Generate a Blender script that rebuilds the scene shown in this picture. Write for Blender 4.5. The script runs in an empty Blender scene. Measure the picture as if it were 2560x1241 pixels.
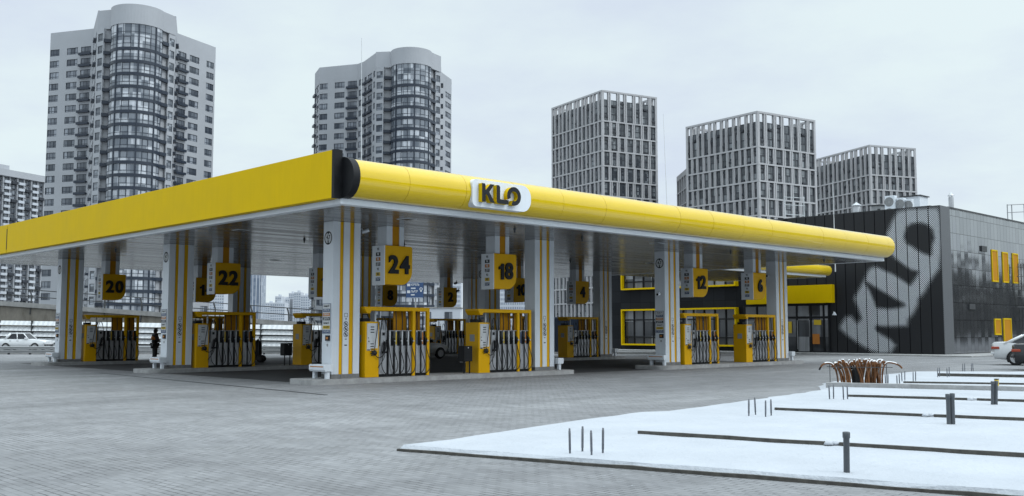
import bpy, bmesh, math, random
from mathutils import Vector, Matrix
rnd = random.Random(7)
C = bpy.context.scene.collection
R = math.radians

# ------------------------------------------------------------------ survey of the place
# world: X runs away to the right along the pump islands, Y runs away to the left, Z up, metres
FOC, HOR, YAW, ROLL, EYE = 2479.46, 826.92, 0.8008, 0.0009, 1.65
PITCH = math.atan((HOR - 620.5) / FOC)
FWD = Vector((math.cos(YAW), math.sin(YAW), 0)); RGT = Vector((math.sin(YAW), -math.cos(YAW), 0)); UPV = Vector((0, 0, 1))
_fw = FWD * math.cos(PITCH) + UPV * math.sin(PITCH); _up = -FWD * math.sin(PITCH) + UPV * math.cos(PITCH)
def ray(px, py): return _fw + RGT * ((px - 1280) / FOC) - _up * ((py - 620.5) / FOC)
EYEV = Vector((0, 0, EYE))
def at_z(px, py, z=0.0):
    d = ray(px, py); return EYEV + d * ((z - EYE) / d.z)
def at_x(px, py, x):
    d = ray(px, py); return EYEV + d * (x / d.x)
def at_y(px, py, y):
    d = ray(px, py); return EYEV + d * (y / d.y)
def at_d(px, py, D):
    d = ray(px, py); return EYEV + d * (D / d.dot(FWD))

# ------------------------------------------------------------------ mesh builder
class MB:
    def __init__(s): s.v = []; s.f = []; s.m = []; s.sm = []
    def add(s, vs, fs, m=0, smooth=False):
        o = len(s.v); s.v += [tuple(p) for p in vs]
        for f in fs: s.f.append([i + o for i in f]); s.m.append(m); s.sm.append(smooth)
        return s
    def box(s, x0, x1, y0, y1, z0, z1, m=0):
        vs = [(x0,y0,z0),(x1,y0,z0),(x1,y1,z0),(x0,y1,z0),(x0,y0,z1),(x1,y0,z1),(x1,y1,z1),(x0,y1,z1)]
        return s.add(vs, [(0,3,2,1),(4,5,6,7),(0,1,5,4),(1,2,6,5),(2,3,7,6),(3,0,4,7)], m)
    def obox(s, o, ax, ay, az, m=0):      # oriented box: corner o and three edge vectors
        o, ax, ay, az = Vector(o), Vector(ax), Vector(ay), Vector(az)
        vs = [o, o+ax, o+ax+ay, o+ay, o+az, o+ax+az, o+ax+ay+az, o+ay+az]
        fs = [(0,3,2,1),(4,5,6,7),(0,1,5,4),(1,2,6,5),(2,3,7,6),(3,0,4,7)]
        if ax.cross(ay).dot(az) < 0: fs = [tuple(reversed(f)) for f in fs]
        return s.add(vs, fs, m)
    def prism(s, poly, fn, a, b, m=0, smooth=False, caps=True):   # fn(p, q, t) -> xyz ; extrude poly from a to b
        n = len(poly)
        vs = [fn(p, q, a) for p, q in poly] + [fn(p, q, b) for p, q in poly]
        s.add(vs, [(i, (i+1) % n, n + (i+1) % n, n + i) for i in range(n)], m, smooth)
        if caps:
            s.add([vs[i] for i in range(n)], [tuple(range(n))], m); s.add([vs[n+i] for i in range(n)], [tuple(reversed(range(n)))], m)
        return s
    def tube(s, pts, r, n=8, m=0, caps=True):
        pts = [Vector(p) for p in pts]; rings = []
        rr = r if isinstance(r, (list, tuple)) else [r] * len(pts)
        prev = None
        for i, p in enumerate(pts):
            t = (pts[min(i+1, len(pts)-1)] - pts[max(i-1, 0)])
            if t.length < 1e-9: t = Vector((0,0,1))
            t.normalize()
            if prev is None:
                a = Vector((0,0,1)) if abs(t.z) < .9 else Vector((1,0,0)); u = t.cross(a).normalized()
            else:
                u = (prev - t * prev.dot(t))
                u = u.normalized() if u.length > 1e-6 else t.orthogonal().normalized()
            prev = u; w = t.cross(u)
            rings.append([p + (u*math.cos(2*math.pi*k/n) + w*math.sin(2*math.pi*k/n)) * rr[i] for k in range(n)])
        vs = [q for rg in rings for q in rg]; fs = []
        for i in range(len(pts)-1):
            for k in range(n):
                fs.append((i*n+k, i*n+(k+1) % n, (i+1)*n+(k+1) % n, (i+1)*n+k))
        s.add(vs, fs, m, True)
        if caps:
            s.add(rings[0], [tuple(reversed(range(n)))], m); s.add(rings[-1], [tuple(range(n))], m)
        return s
    def lathe(s, prof, c, axis='Z', n=24, m=0, smooth=True):      # prof: (radius, along)
        c = Vector(c); vs = []; fs = []
        for r, a in prof:
            for k in range(n):
                t = 2*math.pi*k/n; x, y = r*math.cos(t), r*math.sin(t)
                vs.append(c + (Vector((x, y, a)) if axis == 'Z' else Vector((x, a, y)) if axis == 'Y' else Vector((a, x, y))))
        for i in range(len(prof)-1):
            for k in range(n): fs.append((i*n+k, i*n+(k+1) % n, (i+1)*n+(k+1) % n, (i+1)*n+k))
        s.add(vs, fs, m, smooth)
        s.add(vs[:n], [tuple(reversed(range(n)))], m); s.add(vs[-n:], [tuple(range(n))], m)
        return s
    def disc(s, c, r, ax, ay, m=0, n=20):
        c, ax, ay = Vector(c), Vector(ax), Vector(ay)
        return s.add([c + ax*(r*math.cos(2*math.pi*k/n)) + ay*(r*math.sin(2*math.pi*k/n)) for k in range(n)], [tuple(range(n))], m)
    def ring(s, c, r0, r1, ax, ay, m=0, n=24):
        c, ax, ay = Vector(c), Vector(ax), Vector(ay)
        vs = []
        for k in range(n):
            d = ax*math.cos(2*math.pi*k/n) + ay*math.sin(2*math.pi*k/n); vs += [c+d*r0, c+d*r1]
        return s.add(vs, [(2*k, 2*k+1, (2*k+3) % (2*n), (2*k+2) % (2*n)) for k in range(n)], m)
    def mesh(s, name, mats):
        me = bpy.data.meshes.new(name); me.from_pydata(s.v, [], s.f)
        for mt in mats: me.materials.append(mt)
        me.polygons.foreach_set('material_index', s.m); me.polygons.foreach_set('use_smooth', s.sm)
        me.update(); return me
    def build(s, name, mats, parent=None, bevel=0, fix=False):
        if not isinstance(mats, (list, tuple)): mats = [mats]
        me = s.mesh(name, mats)
        if fix:
            bm = bmesh.new(); bm.from_mesh(me); bmesh.ops.remove_doubles(bm, verts=bm.verts, dist=1e-5)
            bmesh.ops.recalc_face_normals(bm, faces=bm.faces); bm.to_mesh(me); bm.free()
        return link(name, me, parent, bevel)
def link(name, me, parent=None, bevel=0):
    o = bpy.data.objects.new(name, me); C.objects.link(o)
    if parent: o.parent = parent
    if bevel:
        b = o.modifiers.new('Bevel', 'BEVEL'); b.width = bevel; b.segments = 2; b.limit_method = 'ANGLE'; b.angle_limit = R(40)
    return o
def tag(o, label=None, cat=None, group=None, kind=None):
    if label: o['label'] = label
    if cat: o['category'] = cat
    if group: o['group'] = group
    if kind: o['kind'] = kind
    return o
def thing(name, label, cat, loc=(0,0,0), rz=0, group=None):
    o = bpy.data.objects.new(name, None); o.empty_display_size = .2; C.objects.link(o)
    o.location = loc; o.rotation_euler = (0, 0, rz); return tag(o, label, cat, group)
def kids(o): return [x for x in bpy.data.objects if x.parent == o]
def copy_tree(o, parent=None, _k=None):
    if _k is None:
        _k = {}
        for x in bpy.data.objects:
            if x.parent: _k.setdefault(x.parent, []).append(x)
    c = o.copy(); C.objects.link(c)
    if parent: c.parent = parent
    for ch in _k.get(o, []): copy_tree(ch, c, _k)
    return c
_txt = {}
def text_mesh(s, size, off=0.0, ext=0.0, align='CENTER'):
    cu = bpy.data.curves.new('t', 'FONT'); cu.body = s; cu.size = size; cu.offset = off; cu.extrude = ext
    cu.align_x = align; cu.align_y = 'CENTER'; cu.resolution_u = 4
    ob = bpy.data.objects.new('t', cu); C.objects.link(ob)
    dg = bpy.context.evaluated_depsgraph_get(); dg.update()
    me = bpy.data.meshes.new_from_object(ob.evaluated_get(dg)); bpy.data.objects.remove(ob); bpy.data.curves.remove(cu)
    return me
def text_into(mb, s, size, origin, ax, ay, m=0, off=0.0, ext=0.0, width=None, align='CENTER'):
    me = text_mesh(s, size, off, ext, align)
    ax, ay = Vector(ax), Vector(ay); az = ax.cross(ay); origin = Vector(origin)
    sx = 1.0
    if width and len(me.vertices):
        xs = [v.co.x for v in me.vertices]; sx = width / max(1e-6, max(xs) - min(xs))
    mb.add([origin + ax*(v.co.x*sx) + ay*v.co.y + az*v.co.z for v in me.vertices], [tuple(p.vertices) for p in me.polygons], m)
    bpy.data.meshes.remove(me)

# ------------------------------------------------------------------ materials
def nodes(name):
    m = bpy.data.materials.new(name); m.use_nodes = True; nt = m.node_tree
    return m, nt, nt.nodes['Principled BSDF']
def N(nt, t, **k):
    n = nt.nodes.new(t)
    for a, b in k.items(): setattr(n, a, b)
    return n
def mixc(nt, fac, a, b, mode='MIX'):
    n = nt.nodes.new('ShaderNodeMix'); n.data_type = 'RGBA'; n.blend_type = mode; n.clamp_result = False
    for sk, val in ((n.inputs[0], fac), (n.inputs[6], a), (n.inputs[7], b)):
        if hasattr(val, 'is_output'): nt.links.new(val, sk)
        elif isinstance(val, (int, float)): sk.default_value = val
        else: sk.default_value = tuple(val) + (1,)
    return n.outputs[2]
def mth(nt, op, a, b=None, clamp=False):
    n = nt.nodes.new('ShaderNodeMath'); n.operation = op; n.use_clamp = clamp
    for i, val in enumerate((a, b)):
        if val is None: continue
        if hasattr(val, 'is_output'): nt.links.new(val, n.inputs[i])
        else: n.inputs[i].default_value = val
    return n.outputs[0]
def noise(nt, vec, scale, detail=4, rough=.6):
    n = N(nt, 'ShaderNodeTexNoise'); n.inputs['Scale'].default_value = scale; n.inputs['Detail'].default_value = detail
    n.inputs['Roughness'].default_value = rough
    if vec is not None: nt.links.new(vec, n.inputs['Vector'])
    return n.outputs['Fac']
def ramp(nt, fac, stops):
    n = N(nt, 'ShaderNodeValToRGB'); cr = n.color_ramp
    while len(cr.elements) < len(stops): cr.elements.new(.5)
    for e, (p, c) in zip(cr.elements, stops):
        e.position = p; e.color = (c, c, c, 1) if isinstance(c, (int, float)) else tuple(c) + (1,)
    nt.links.new(fac, n.inputs[0]); return n.outputs[0]
def pos(nt): return N(nt, 'ShaderNodeNewGeometry').outputs['Position']
def mapped(nt, vec, scale=(1,1,1), rot=(0,0,0), loc=(0,0,0)):
    n = N(nt, 'ShaderNodeMapping'); n.inputs['Scale'].default_value = scale; n.inputs['Rotation'].default_value = rot; n.inputs['Location'].default_value = loc
    nt.links.new(vec, n.inputs['Vector']); return n.outputs[0]
def bump(nt, bs, h, strength=.3, dist=.01):
    b = N(nt, 'ShaderNodeBump'); b.inputs['Strength'].default_value = strength; b.inputs['Distance'].default_value = dist
    nt.links.new(h, b.inputs['Height']); nt.links.new(b.outputs[0], bs.inputs['Normal'])
def paint(name, col, rough=.5, metal=0.0, var=.12, scale=1.5, streak=0.0, coat=0.0, spec=None, wave=0.0):
    m, nt, bs = nodes(name); p = pos(nt)
    f = noise(nt, p, scale, 5)
    c = mixc(nt, ramp(nt, f, [(.3, 0.0), (.75, 1.0)]), [x*(1-var) for x in col], [min(1, x*(1+var*.6)) for x in col])
    if streak:
        s = noise(nt, mapped(nt, p, (5, 5, .35)), 1.6, 4)
        c = mixc(nt, mth(nt, 'MULTIPLY', ramp(nt, s, [(.5, 0.0), (.8, 1.0)]), streak), c, [x*.45 for x in col])
    nt.links.new(c, bs.inputs['Base Color'])
    rr = mth(nt, 'MULTIPLY_ADD', f, .2); rr.node.inputs[2].default_value = rough - .1
    nt.links.new(rr, bs.inputs['Roughness'])
    bs.inputs['Metallic'].default_value = metal
    if coat: bs.inputs['Coat Weight'].default_value = coat; bs.inputs['Coat Roughness'].default_value = .08
    if spec is not None: bs.inputs['Specular IOR Level'].default_value = spec
    if wave: bump(nt, bs, noise(nt, p, .9, 2), wave, .05)
    return m
M = {}
M['yellow'] = paint('yellow_paint', (.70, .47, .002), .5, var=.05, scale=.8, streak=.10, spec=.06)
M['pump_yellow'] = paint('pump_yellow', (.74, .40, .001), .42, var=.06, scale=1.5, streak=.14, spec=.18)
M['yellow_gloss'] = paint('yellow_gloss', (.72, .50, .001), .5, var=.05, scale=.5, coat=1.0, spec=.0, streak=.05)
for _n in M['yellow_gloss'].node_tree.nodes:
    if _n.type == 'BSDF_PRINCIPLED': _n.inputs['Coat IOR'].default_value = 1.65; _n.inputs['Coat Roughness'].default_value = .05; _n.inputs['Sheen Weight'].default_value = .7; _n.inputs['Sheen Roughness'].default_value = .30
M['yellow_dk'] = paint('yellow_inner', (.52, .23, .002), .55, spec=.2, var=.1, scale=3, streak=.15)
M['white'] = paint('white_paint', (.70, .745, .80), .42, var=.06, scale=1.2, streak=.10)
M['white_rim'] = paint('white_rim', (.74, .785, .84), .35, var=.05, scale=.7, streak=.08)
M['black'] = paint('black_plastic', (.009, .010, .012), .55, var=.3, scale=4, spec=.25)
M['rubber'] = paint('rubber', (.015, .015, .016), .6, var=.3, scale=6)
M['dark'] = paint('dark_metal', (.035, .038, .042), .45, var=.25, scale=3)
M['ink'] = paint('ink', (.022, .024, .028), .6, var=.1, spec=.15)
M['steel'] = paint('brushed_steel', (.46, .47, .49), .34, metal=.7, var=.14, scale=5, streak=.2)
M['plinth'] = paint('grey_plinth', (.20, .20, .20), .7, var=.3, scale=6, streak=.2)
M['blue'] = paint('blue_label', (.03, .07, .17), .5, var=.1)
M['orange'] = paint('orange_label', (.48, .17, .02), .5, var=.1)
M['red'] = paint('red_label', (.35, .05, .02), .5)
M['ylabel'] = paint('yellow_label', (.65, .45, .02), .5)
M['paper'] = paint('label_white', (.62, .64, .66), .5, var=.15, scale=8, streak=.25)
M['grey'] = paint('grey_plastic', (.30, .31, .32), .5, var=.15, scale=4)
M['pipe'] = paint('grey_pipe', (.085, .095, .105), .5, var=.25, scale=8, streak=.15)
M['rod'] = paint('steel_rod', (.16, .17, .19), .55, metal=.3, var=.3, scale=12)
M['kerb_dark'] = paint('dark_kerb', (.085, .08, .07), .85, var=.5, scale=9)
M['conduit'] = paint('conduit_orange', (.165, .066, .020), .85, var=.5, scale=8)
M['snow_bit'] = paint('snow_bit', (.86, .88, .90), .8, var=.05)
def concrete(name, col, sc=2.0, stain=.5):
    m, nt, bs = nodes(name); p = pos(nt)
    f = noise(nt, p, sc, 8, .65); g = noise(nt, mapped(nt, p, (1.2, 1.2, .25)), 1.1, 6, .7)
    c = mixc(nt, ramp(nt, f, [(.3, 0.0), (.7, 1.0)]), [x*.75 for x in col], [x*1.15 for x in col])
    c = mixc(nt, mth(nt, 'MULTIPLY', ramp(nt, g, [(.48, 0.0), (.72, 1.0)]), stain), c, [col[0]*.42, col[1]*.40, col[2]*.36])
    nt.links.new(c, bs.inputs['Base Color']); bs.inputs['Roughness'].default_value = .88
    bump(nt, bs, f, .4, .02); return m
M['concrete'] = concrete('concrete_kerb', (.36, .36, .36), 4, .25)
M['retaining'] = concrete('stained_concrete', (.20, .185, .16), 1.2, .8)
M['coping'] = concrete('coping_concrete', (.30, .30, .295), 1.5, .35)
def tower_wall(name, col):
    return paint(name, col, .75, var=.09, scale=.12, streak=.10)
M['tower_white'] = tower_wall('render_white', (.395, .41, .44))
M['tower_band'] = paint('dark_band', (.020, .030, .050), .4, var=.2, scale=.5)
M['frame_dark'] = paint('window_frame_dark', (.018, .028, .048), .45, var=.2, scale=.7)
M['grid_white'] = tower_wall('grid_render', (.43, .43, .445))
M['grid_dark'] = paint('grid_dark', (.026, .031, .042), .6, var=.3, scale=.4)
def glass(name, dark, light, cell=(1.3, 1.3, 3.0), thr=.62, rough=.08):
    m, nt, bs = nodes(name); p = pos(nt)
    q = N(nt, 'ShaderNodeVectorMath', operation='DIVIDE'); nt.links.new(p, q.inputs[0]); q.inputs[1].default_value = cell
    fl = N(nt, 'ShaderNodeVectorMath', operation='FLOOR'); nt.links.new(q.outputs[0], fl.inputs[0])
    wn = N(nt, 'ShaderNodeTexWhiteNoise', noise_dimensions='3D'); nt.links.new(fl.outputs[0], wn.inputs['Vector'])
    k = ramp(nt, wn.outputs['Value'], [(.0, 0.0), (thr, .25), (1.0, 1.0)])
    st = noise(nt, mapped(nt, p, (3, 3, .3)), 1.5, 3)
    k2 = mth(nt, 'MULTIPLY', k, mth(nt, 'ADD', st, .45))
    nt.links.new(mixc(nt, k2, dark, light), bs.inputs['Base Color']); bs.inputs['Roughness'].default_value = rough
    bs.inputs['Specular IOR Level'].default_value = .55
    return m
M['glass'] = glass('tower_glass', (.055, .066, .085), (.36, .39, .44))
M['glass_bow'] = glass('bow_glass', (.11, .13, .16), (.62, .65, .70), (1.7, 1.7, 1.55), .45)
M['glass_grid'] = glass('grid_glass', (.030, .036, .046), (.26, .28, .30), (1.0, 1.0, 3.0), .7)
M['shop_glass'] = glass('shop_glass', (.012, .014, .018), (.30, .31, .33), (.9, .9, 1.2), .6, .04)
M['car_glass'] = paint('car_glass', (.015, .018, .022), .06, var=.1)
M['far_white'] = paint('far_white', (.52, .55, .60), .8, var=.1, scale=.05)  # pale tones for the far blocks, distance haze put into the colour
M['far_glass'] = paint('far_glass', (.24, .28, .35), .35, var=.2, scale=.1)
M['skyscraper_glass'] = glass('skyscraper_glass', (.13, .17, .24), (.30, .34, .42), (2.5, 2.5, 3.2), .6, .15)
# ------------------------------------------------------------------ ground and sky materials
def mat_paving():
    m, nt, bs = nodes('block_paving'); p = pos(nt)
    v = mapped(nt, p, (1, 1, 1), (0, 0, R(90)))
    def bricks(sc, ms):
        b = N(nt, 'ShaderNodeTexBrick'); nt.links.new(v, b.inputs['Vector']); b.offset = .5
        b.inputs['Scale'].default_value = 1.0; b.inputs['Mortar Size'].default_value = ms; b.inputs['Mortar Smooth'].default_value = .1
        b.inputs['Brick Width'].default_value = .2 * sc; b.inputs['Row Height'].default_value = .1 * sc; b.inputs['Bias'].default_value = 0
        b.inputs['Color1'].default_value = (.272, .275, .282, 1); b.inputs['Color2'].default_value = (.222, .225, .231, 1); b.inputs['Mortar'].default_value = (.105, .105, .11, 1)
        return b
    b = bricks(1.0, .006)
    big = noise(nt, mapped(nt, p, (.06, .22, 1), (0, 0, R(-12))), 1.0, 6, .65)
    mid = noise(nt, p, .9, 6, .7)
    c = mixc(nt, ramp(nt, big, [(.35, 0.0), (.68, 1.0)]), (.70, .70, .705), (1.20, 1.20, 1.20))
    jn = ramp(nt, noise(nt, mapped(nt, p, (3.0, 1.3, 1)), 1.0, 3, .6), [(.43, 0.0), (.58, 1.0)])
    bc = mixc(nt, mth(nt, 'MULTIPLY', b.outputs['Fac'], jn), mixc(nt, b.outputs['Fac'], b.outputs['Color'], (.205, .208, .215)), (.035, .035, .038))
    c = mixc(nt, 1.0, bc, c, 'MULTIPLY')
    c2 = mixc(nt, ramp(nt, mid, [(.35, 0.0), (.7, 1.0)]), (.88, .88, .88), (1.08, 1.08, 1.09))
    c = mixc(nt, 1.0, c, c2, 'MULTIPLY')
    stain = noise(nt, p, .35, 7, .75)
    c = mixc(nt, mth(nt, 'MULTIPLY', ramp(nt, stain, [(.58, 0.0), (.70, 1.0)]), .5), c, (.14, .14, .145))
    res = mth(nt, 'MULTIPLY', ramp(nt, noise(nt, p, 5.5, 6, .75), [(.60, 0.0), (.70, 1.0)]), ramp(nt, noise(nt, p, .22, 3, .5), [(.50, 0.0), (.64, 1.0)]))
    c = mixc(nt, mth(nt, 'MULTIPLY', res, .55), c, (.50, .52, .56))
    trk = noise(nt, mapped(nt, p, (.9, .035, 1), (0, 0, R(28))), 1.0, 3, .55); trk2 = noise(nt, mapped(nt, p, (1.1, .03, 1), (0, 0, R(-35))), 1.0, 3, .55)
    c = mixc(nt, mth(nt, 'MULTIPLY', ramp(nt, trk, [(.56, 0.0), (.64, 1.0)]), .22), c, (.12, .12, .125)); c = mixc(nt, mth(nt, 'MULTIPLY', ramp(nt, trk2, [(.57, 0.0), (.66, 1.0)]), .20), c, (.13, .13, .135))
    nt.links.new(c, bs.inputs['Base Color'])
    r = mth(nt, 'MULTIPLY_ADD', big, -.25); r.node.inputs[2].default_value = .82; nt.links.new(r, bs.inputs['Roughness'])
    bs.inputs['Specular IOR Level'].default_value = .35
    h = mth(nt, 'ADD', mth(nt, 'MULTIPLY', b.outputs['Fac'], -1.0), mth(nt, 'MULTIPLY', noise(nt, p, 25, 3), .6))
    bump(nt, bs, h, .5, .006); return m
def mat_asphalt():
    m, nt, bs = nodes('asphalt'); p = pos(nt)
    f = noise(nt, p, .4, 8, .7); g = noise(nt, mapped(nt, p, (.05, .3, 1), (0, 0, YAW - R(90))), 1, 4)
    c = mixc(nt, f, (.10, .10, .105), (.22, .22, .225)); c = mixc(nt, ramp(nt, g, [(.4, 0.0), (.7, 1.0)]), c, (.26, .26, .265))
    nt.links.new(c, bs.inputs['Base Color']); bs.inputs['Roughness'].default_value = .85; bump(nt, bs, noise(nt, p, 30, 2), .3, .01); return m
def mat_snow():
    m, nt, bs = nodes('snow'); p = pos(nt)
    f = noise(nt, p, .7, 6, .6); g = noise(nt, p, 14, 4)
    c = mixc(nt, ramp(nt, f, [(.3, 0.0), (.7, 1.0)]), (.43, .455, .495), (.49, .515, .555))
    gr = mth(nt, 'MULTIPLY', ramp(nt, noise(nt, p, 9, 5, .7), [(.66, 0.0), (.72, 1.0)]), ramp(nt, noise(nt, p, .8, 3, .5), [(.5, 0.0), (.62, 1.0)]))
    c = mixc(nt, mth(nt, 'MULTIPLY', gr, .6), c, (.16, .155, .15)); c = mixc(nt, mth(nt, 'MULTIPLY', ramp(nt, noise(nt, mapped(nt, p, (1, .3, 1)), .5, 5, .6), [(.5, 0.0), (.75, 1.0)]), .22), c, (.30, .32, .35))
    nt.links.new(c, bs.inputs['Base Color']); bs.inputs['Roughness'].default_value = .7
    bs.inputs['Specular IOR Level'].default_value = .2
    bump(nt, bs, mth(nt, 'ADD', f, mth(nt, 'MULTIPLY', g, .12)), .8, .16); return m
def mat_soffit():
    m, nt, bs = nodes('soffit_slats'); p = pos(nt)
    sx = N(nt, 'ShaderNodeSeparateXYZ'); nt.links.new(p, sx.inputs[0])
    t = mth(nt, 'FRACT', mth(nt, 'DIVIDE', sx.outputs['Y'], .20))
    gap = mth(nt, 'LESS_THAN', t, .10)
    row = mth(nt, 'FLOOR', mth(nt, 'DIVIDE', sx.outputs['Y'], .20))
    wn = N(nt, 'ShaderNodeTexWhiteNoise', noise_dimensions='1D'); nt.links.new(row, wn.inputs['W'])
    c = mixc(nt, wn.outputs['Value'], (.095, .096, .098), (.14, .141, .143))
    c = mixc(nt, gap, c, (.05, .05, .05))
    nt.links.new(c, bs.inputs['Base Color'])
    r = mth(nt, 'MULTIPLY_ADD', wn.outputs['Value'], .12); r.node.inputs[2].default_value = .14; nt.links.new(r, bs.inputs['Roughness'])
    bs.inputs['Specular IOR Level'].default_value = .6
    h = mth(nt, 'ADD', mth(nt, 'MULTIPLY', gap, -1.0), mth(nt, 'MULTIPLY', noise(nt, mapped(nt, p, (.25, 3, 1)), 1, 2), .5))
    bump(nt, bs, h, .25, .01); return m
def mat_tiles(name, ax, w, h, c1, c2, mortar, rough, spec=.5, wob=.0, ms=.012):
    m, nt, bs = nodes(name); p = pos(nt)
    sx = N(nt, 'ShaderNodeSeparateXYZ'); nt.links.new(p, sx.inputs[0])
    cx = N(nt, 'ShaderNodeCombineXYZ'); nt.links.new(sx.outputs[ax], cx.inputs[0]); nt.links.new(sx.outputs['Z'], cx.inputs[1])
    b = N(nt, 'ShaderNodeTexBrick'); nt.links.new(cx.outputs[0], b.inputs['Vector']); b.offset = 0
    for k, val in (('Scale', 1.0), ('Mortar Size', ms), ('Mortar Smooth', .1), ('Brick Width', w), ('Row Height', h), ('Bias', 0)): b.inputs[k].default_value = val
    b.inputs['Color1'].default_value = c1 + (1,); b.inputs['Color2'].default_value = c2 + (1,); b.inputs['Mortar'].default_value = mortar + (1,)
    nt.links.new(b.outputs['Color'], bs.inputs['Base Color'])
    bs.inputs['Roughness'].default_value = rough; bs.inputs['Specular IOR Level'].default_value = spec
    if wob:
        # every cassette sits at a slightly different tilt
        q = N(nt, 'ShaderNodeVectorMath', operation='DIVIDE'); nt.links.new(cx.outputs[0], q.inputs[0]); q.inputs[1].default_value = (w, h, 1)
        fl = N(nt, 'ShaderNodeVectorMath', operation='FLOOR'); nt.links.new(q.outputs[0], fl.inputs[0])
        wn = N(nt, 'ShaderNodeTexWhiteNoise', noise_dimensions='2D'); nt.links.new(fl.outputs[0], wn.inputs['Vector'])
        sub = N(nt, 'ShaderNodeVectorMath', operation='SUBTRACT'); nt.links.new(wn.outputs['Color'], sub.inputs[0]); sub.inputs[1].default_value = (.5, .5, .5)
        sc = N(nt, 'ShaderNodeVectorMath', operation='SCALE'); nt.links.new(sub.outputs[0], sc.inputs[0]); sc.inputs['Scale'].default_value = wob
        ad = N(nt, 'ShaderNodeVectorMath', operation='ADD'); nt.links.new(N(nt, 'ShaderNodeNewGeometry').outputs['Normal'], ad.inputs[0]); nt.links.new(sc.outputs[0], ad.inputs[1])
        nm = N(nt, 'ShaderNodeVectorMath', operation='NORMALIZE'); nt.links.new(ad.outputs[0], nm.inputs[0]); nt.links.new(nm.outputs[0], bs.inputs['Normal'])
    return m
M['paving'] = mat_paving(); M['asphalt'] = mat_asphalt(); M['snow'] = mat_snow(); M['soffit'] = mat_soffit()
M['clad_front'] = mat_tiles('dark_cladding', 'Y', 1.05, 1.0, (.010, .011, .014), (.018, .020, .024), (.003, .003, .004), .42, .10, .02)
M['clad_side'] = mat_tiles('glossy_grey_cladding', 'X', .62, 1.18, (.22, .23, .25), (.28, .29, .31), (.05, .052, .056), .07, .5, .022, .018)
for _n in M['clad_side'].node_tree.nodes:
    if _n.type == 'BSDF_PRINCIPLED': _n.inputs['Metallic'].default_value = .85

# ------------------------------------------------------------------ ground
def sheet(name, pts, z, mat, kind='structure'):
    mb = MB(); mb.add([(p[0], p[1], z) for p in pts], [tuple(range(len(pts)))]); o = mb.build(name, mat); o['kind'] = kind; return o
mb = MB(); mb.box(-2600, 2600, -2600, 2600, -1.0, 0.0); o = mb.build('ground', M['paving']); o['kind'] = 'structure'
def cam_xy(lat, D): v = FWD * D + RGT * lat; return (v.x, v.y)
sheet('road', [cam_xy(-160, 70.5), cam_xy(70, 70.5), cam_xy(70, 91), cam_xy(-160, 91)], .004, M['asphalt'])
def mat_apron_shade():  # stained dark concrete, with canopy shade also put into its colour
    m, nt, bs = nodes('stained_shade_forecourt'); p = pos(nt); f = noise(nt, p, .5, 7, .7)
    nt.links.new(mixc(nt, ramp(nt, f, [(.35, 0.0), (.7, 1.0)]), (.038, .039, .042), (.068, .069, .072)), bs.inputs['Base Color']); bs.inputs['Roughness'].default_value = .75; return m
sheet('forecourt_shade_slab', [(17.2, 26.2), (45.6, 26.2), (45.6, 53.5), (17.2, 53.5)], .004, mat_apron_shade())  # dark sheet under the canopy, carrying part of its shade as colour
# snow-covered plot: slab with a kerb board on the near side
snow_pts = [(8.56, 11.04), (9.35, 8.0), (10.47, 3.71), (11.6, -.7), (13.0, -6.2), (60, 2.5), (46.5, 9.5), (41.35, 14.02), (38.6, 17.05), (34.2, 16.6), (30.6, 15.95), (28.6, 15.6), (26.6, 14.6),
            (25.49, 13.95), (20.5, 13.02), (16.9, 12.38), (15.67, 12.16), (15.06, 12.40), (13.3, 12.1), (11.6, 11.72), (10.21, 11.42)]
def snow_slab():
    bm = bmesh.new()
    # fine top that slumps to the paving along its far edge and stands proud of the kerb on the near side
    n = len(snow_pts); top = []
    dense = []
    for i in range(n):
        a = Vector(snow_pts[i] + (0,)); b = Vector(snow_pts[(i+1) % n] + (0,)); k = max(1, int((b-a).length / .5))
        for j in range(k):
            q = a.lerp(b, j / k); dense.append((q, i))
    rr = random.Random(3)
    cen = Vector((24, 9, 0))
    ring_out, ring_in = [], []
    for q, i in dense:
        nb = i < 4
        d = (cen - q); d.normalize()
        w = rr.uniform(-.03, .03) if nb else rr.uniform(-.16, .16)
        ring_out.append(bm.verts.new((q.x + d.x*w, q.y + d.y*w, .022 if nb else .002)))
        inn = q + d * (.05 if nb else .45 + rr.uniform(-.1, .1))
        ring_in.append(bm.verts.new((inn.x, inn.y, .075 + rr.uniform(-.006, .006))))
    m_ = len(dense)
    for i in range(m_): bm.faces.new((ring_out[i], ring_out[(i+1) % m_], ring_in[(i+1) % m_], ring_in[i]))
    f = bm.faces.new(ring_in); bmesh.ops.triangulate(bm, faces=[f])
    bmesh.ops.recalc_face_normals(bm, faces=bm.faces)
    me = bpy.data.meshes.new('snow_cover'); bm.to_mesh(me); bm.free(); me.materials.append(M['snow'])
    o = link('snow_cover', me); o['kind'] = 'structure'
snow_slab()
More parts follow.
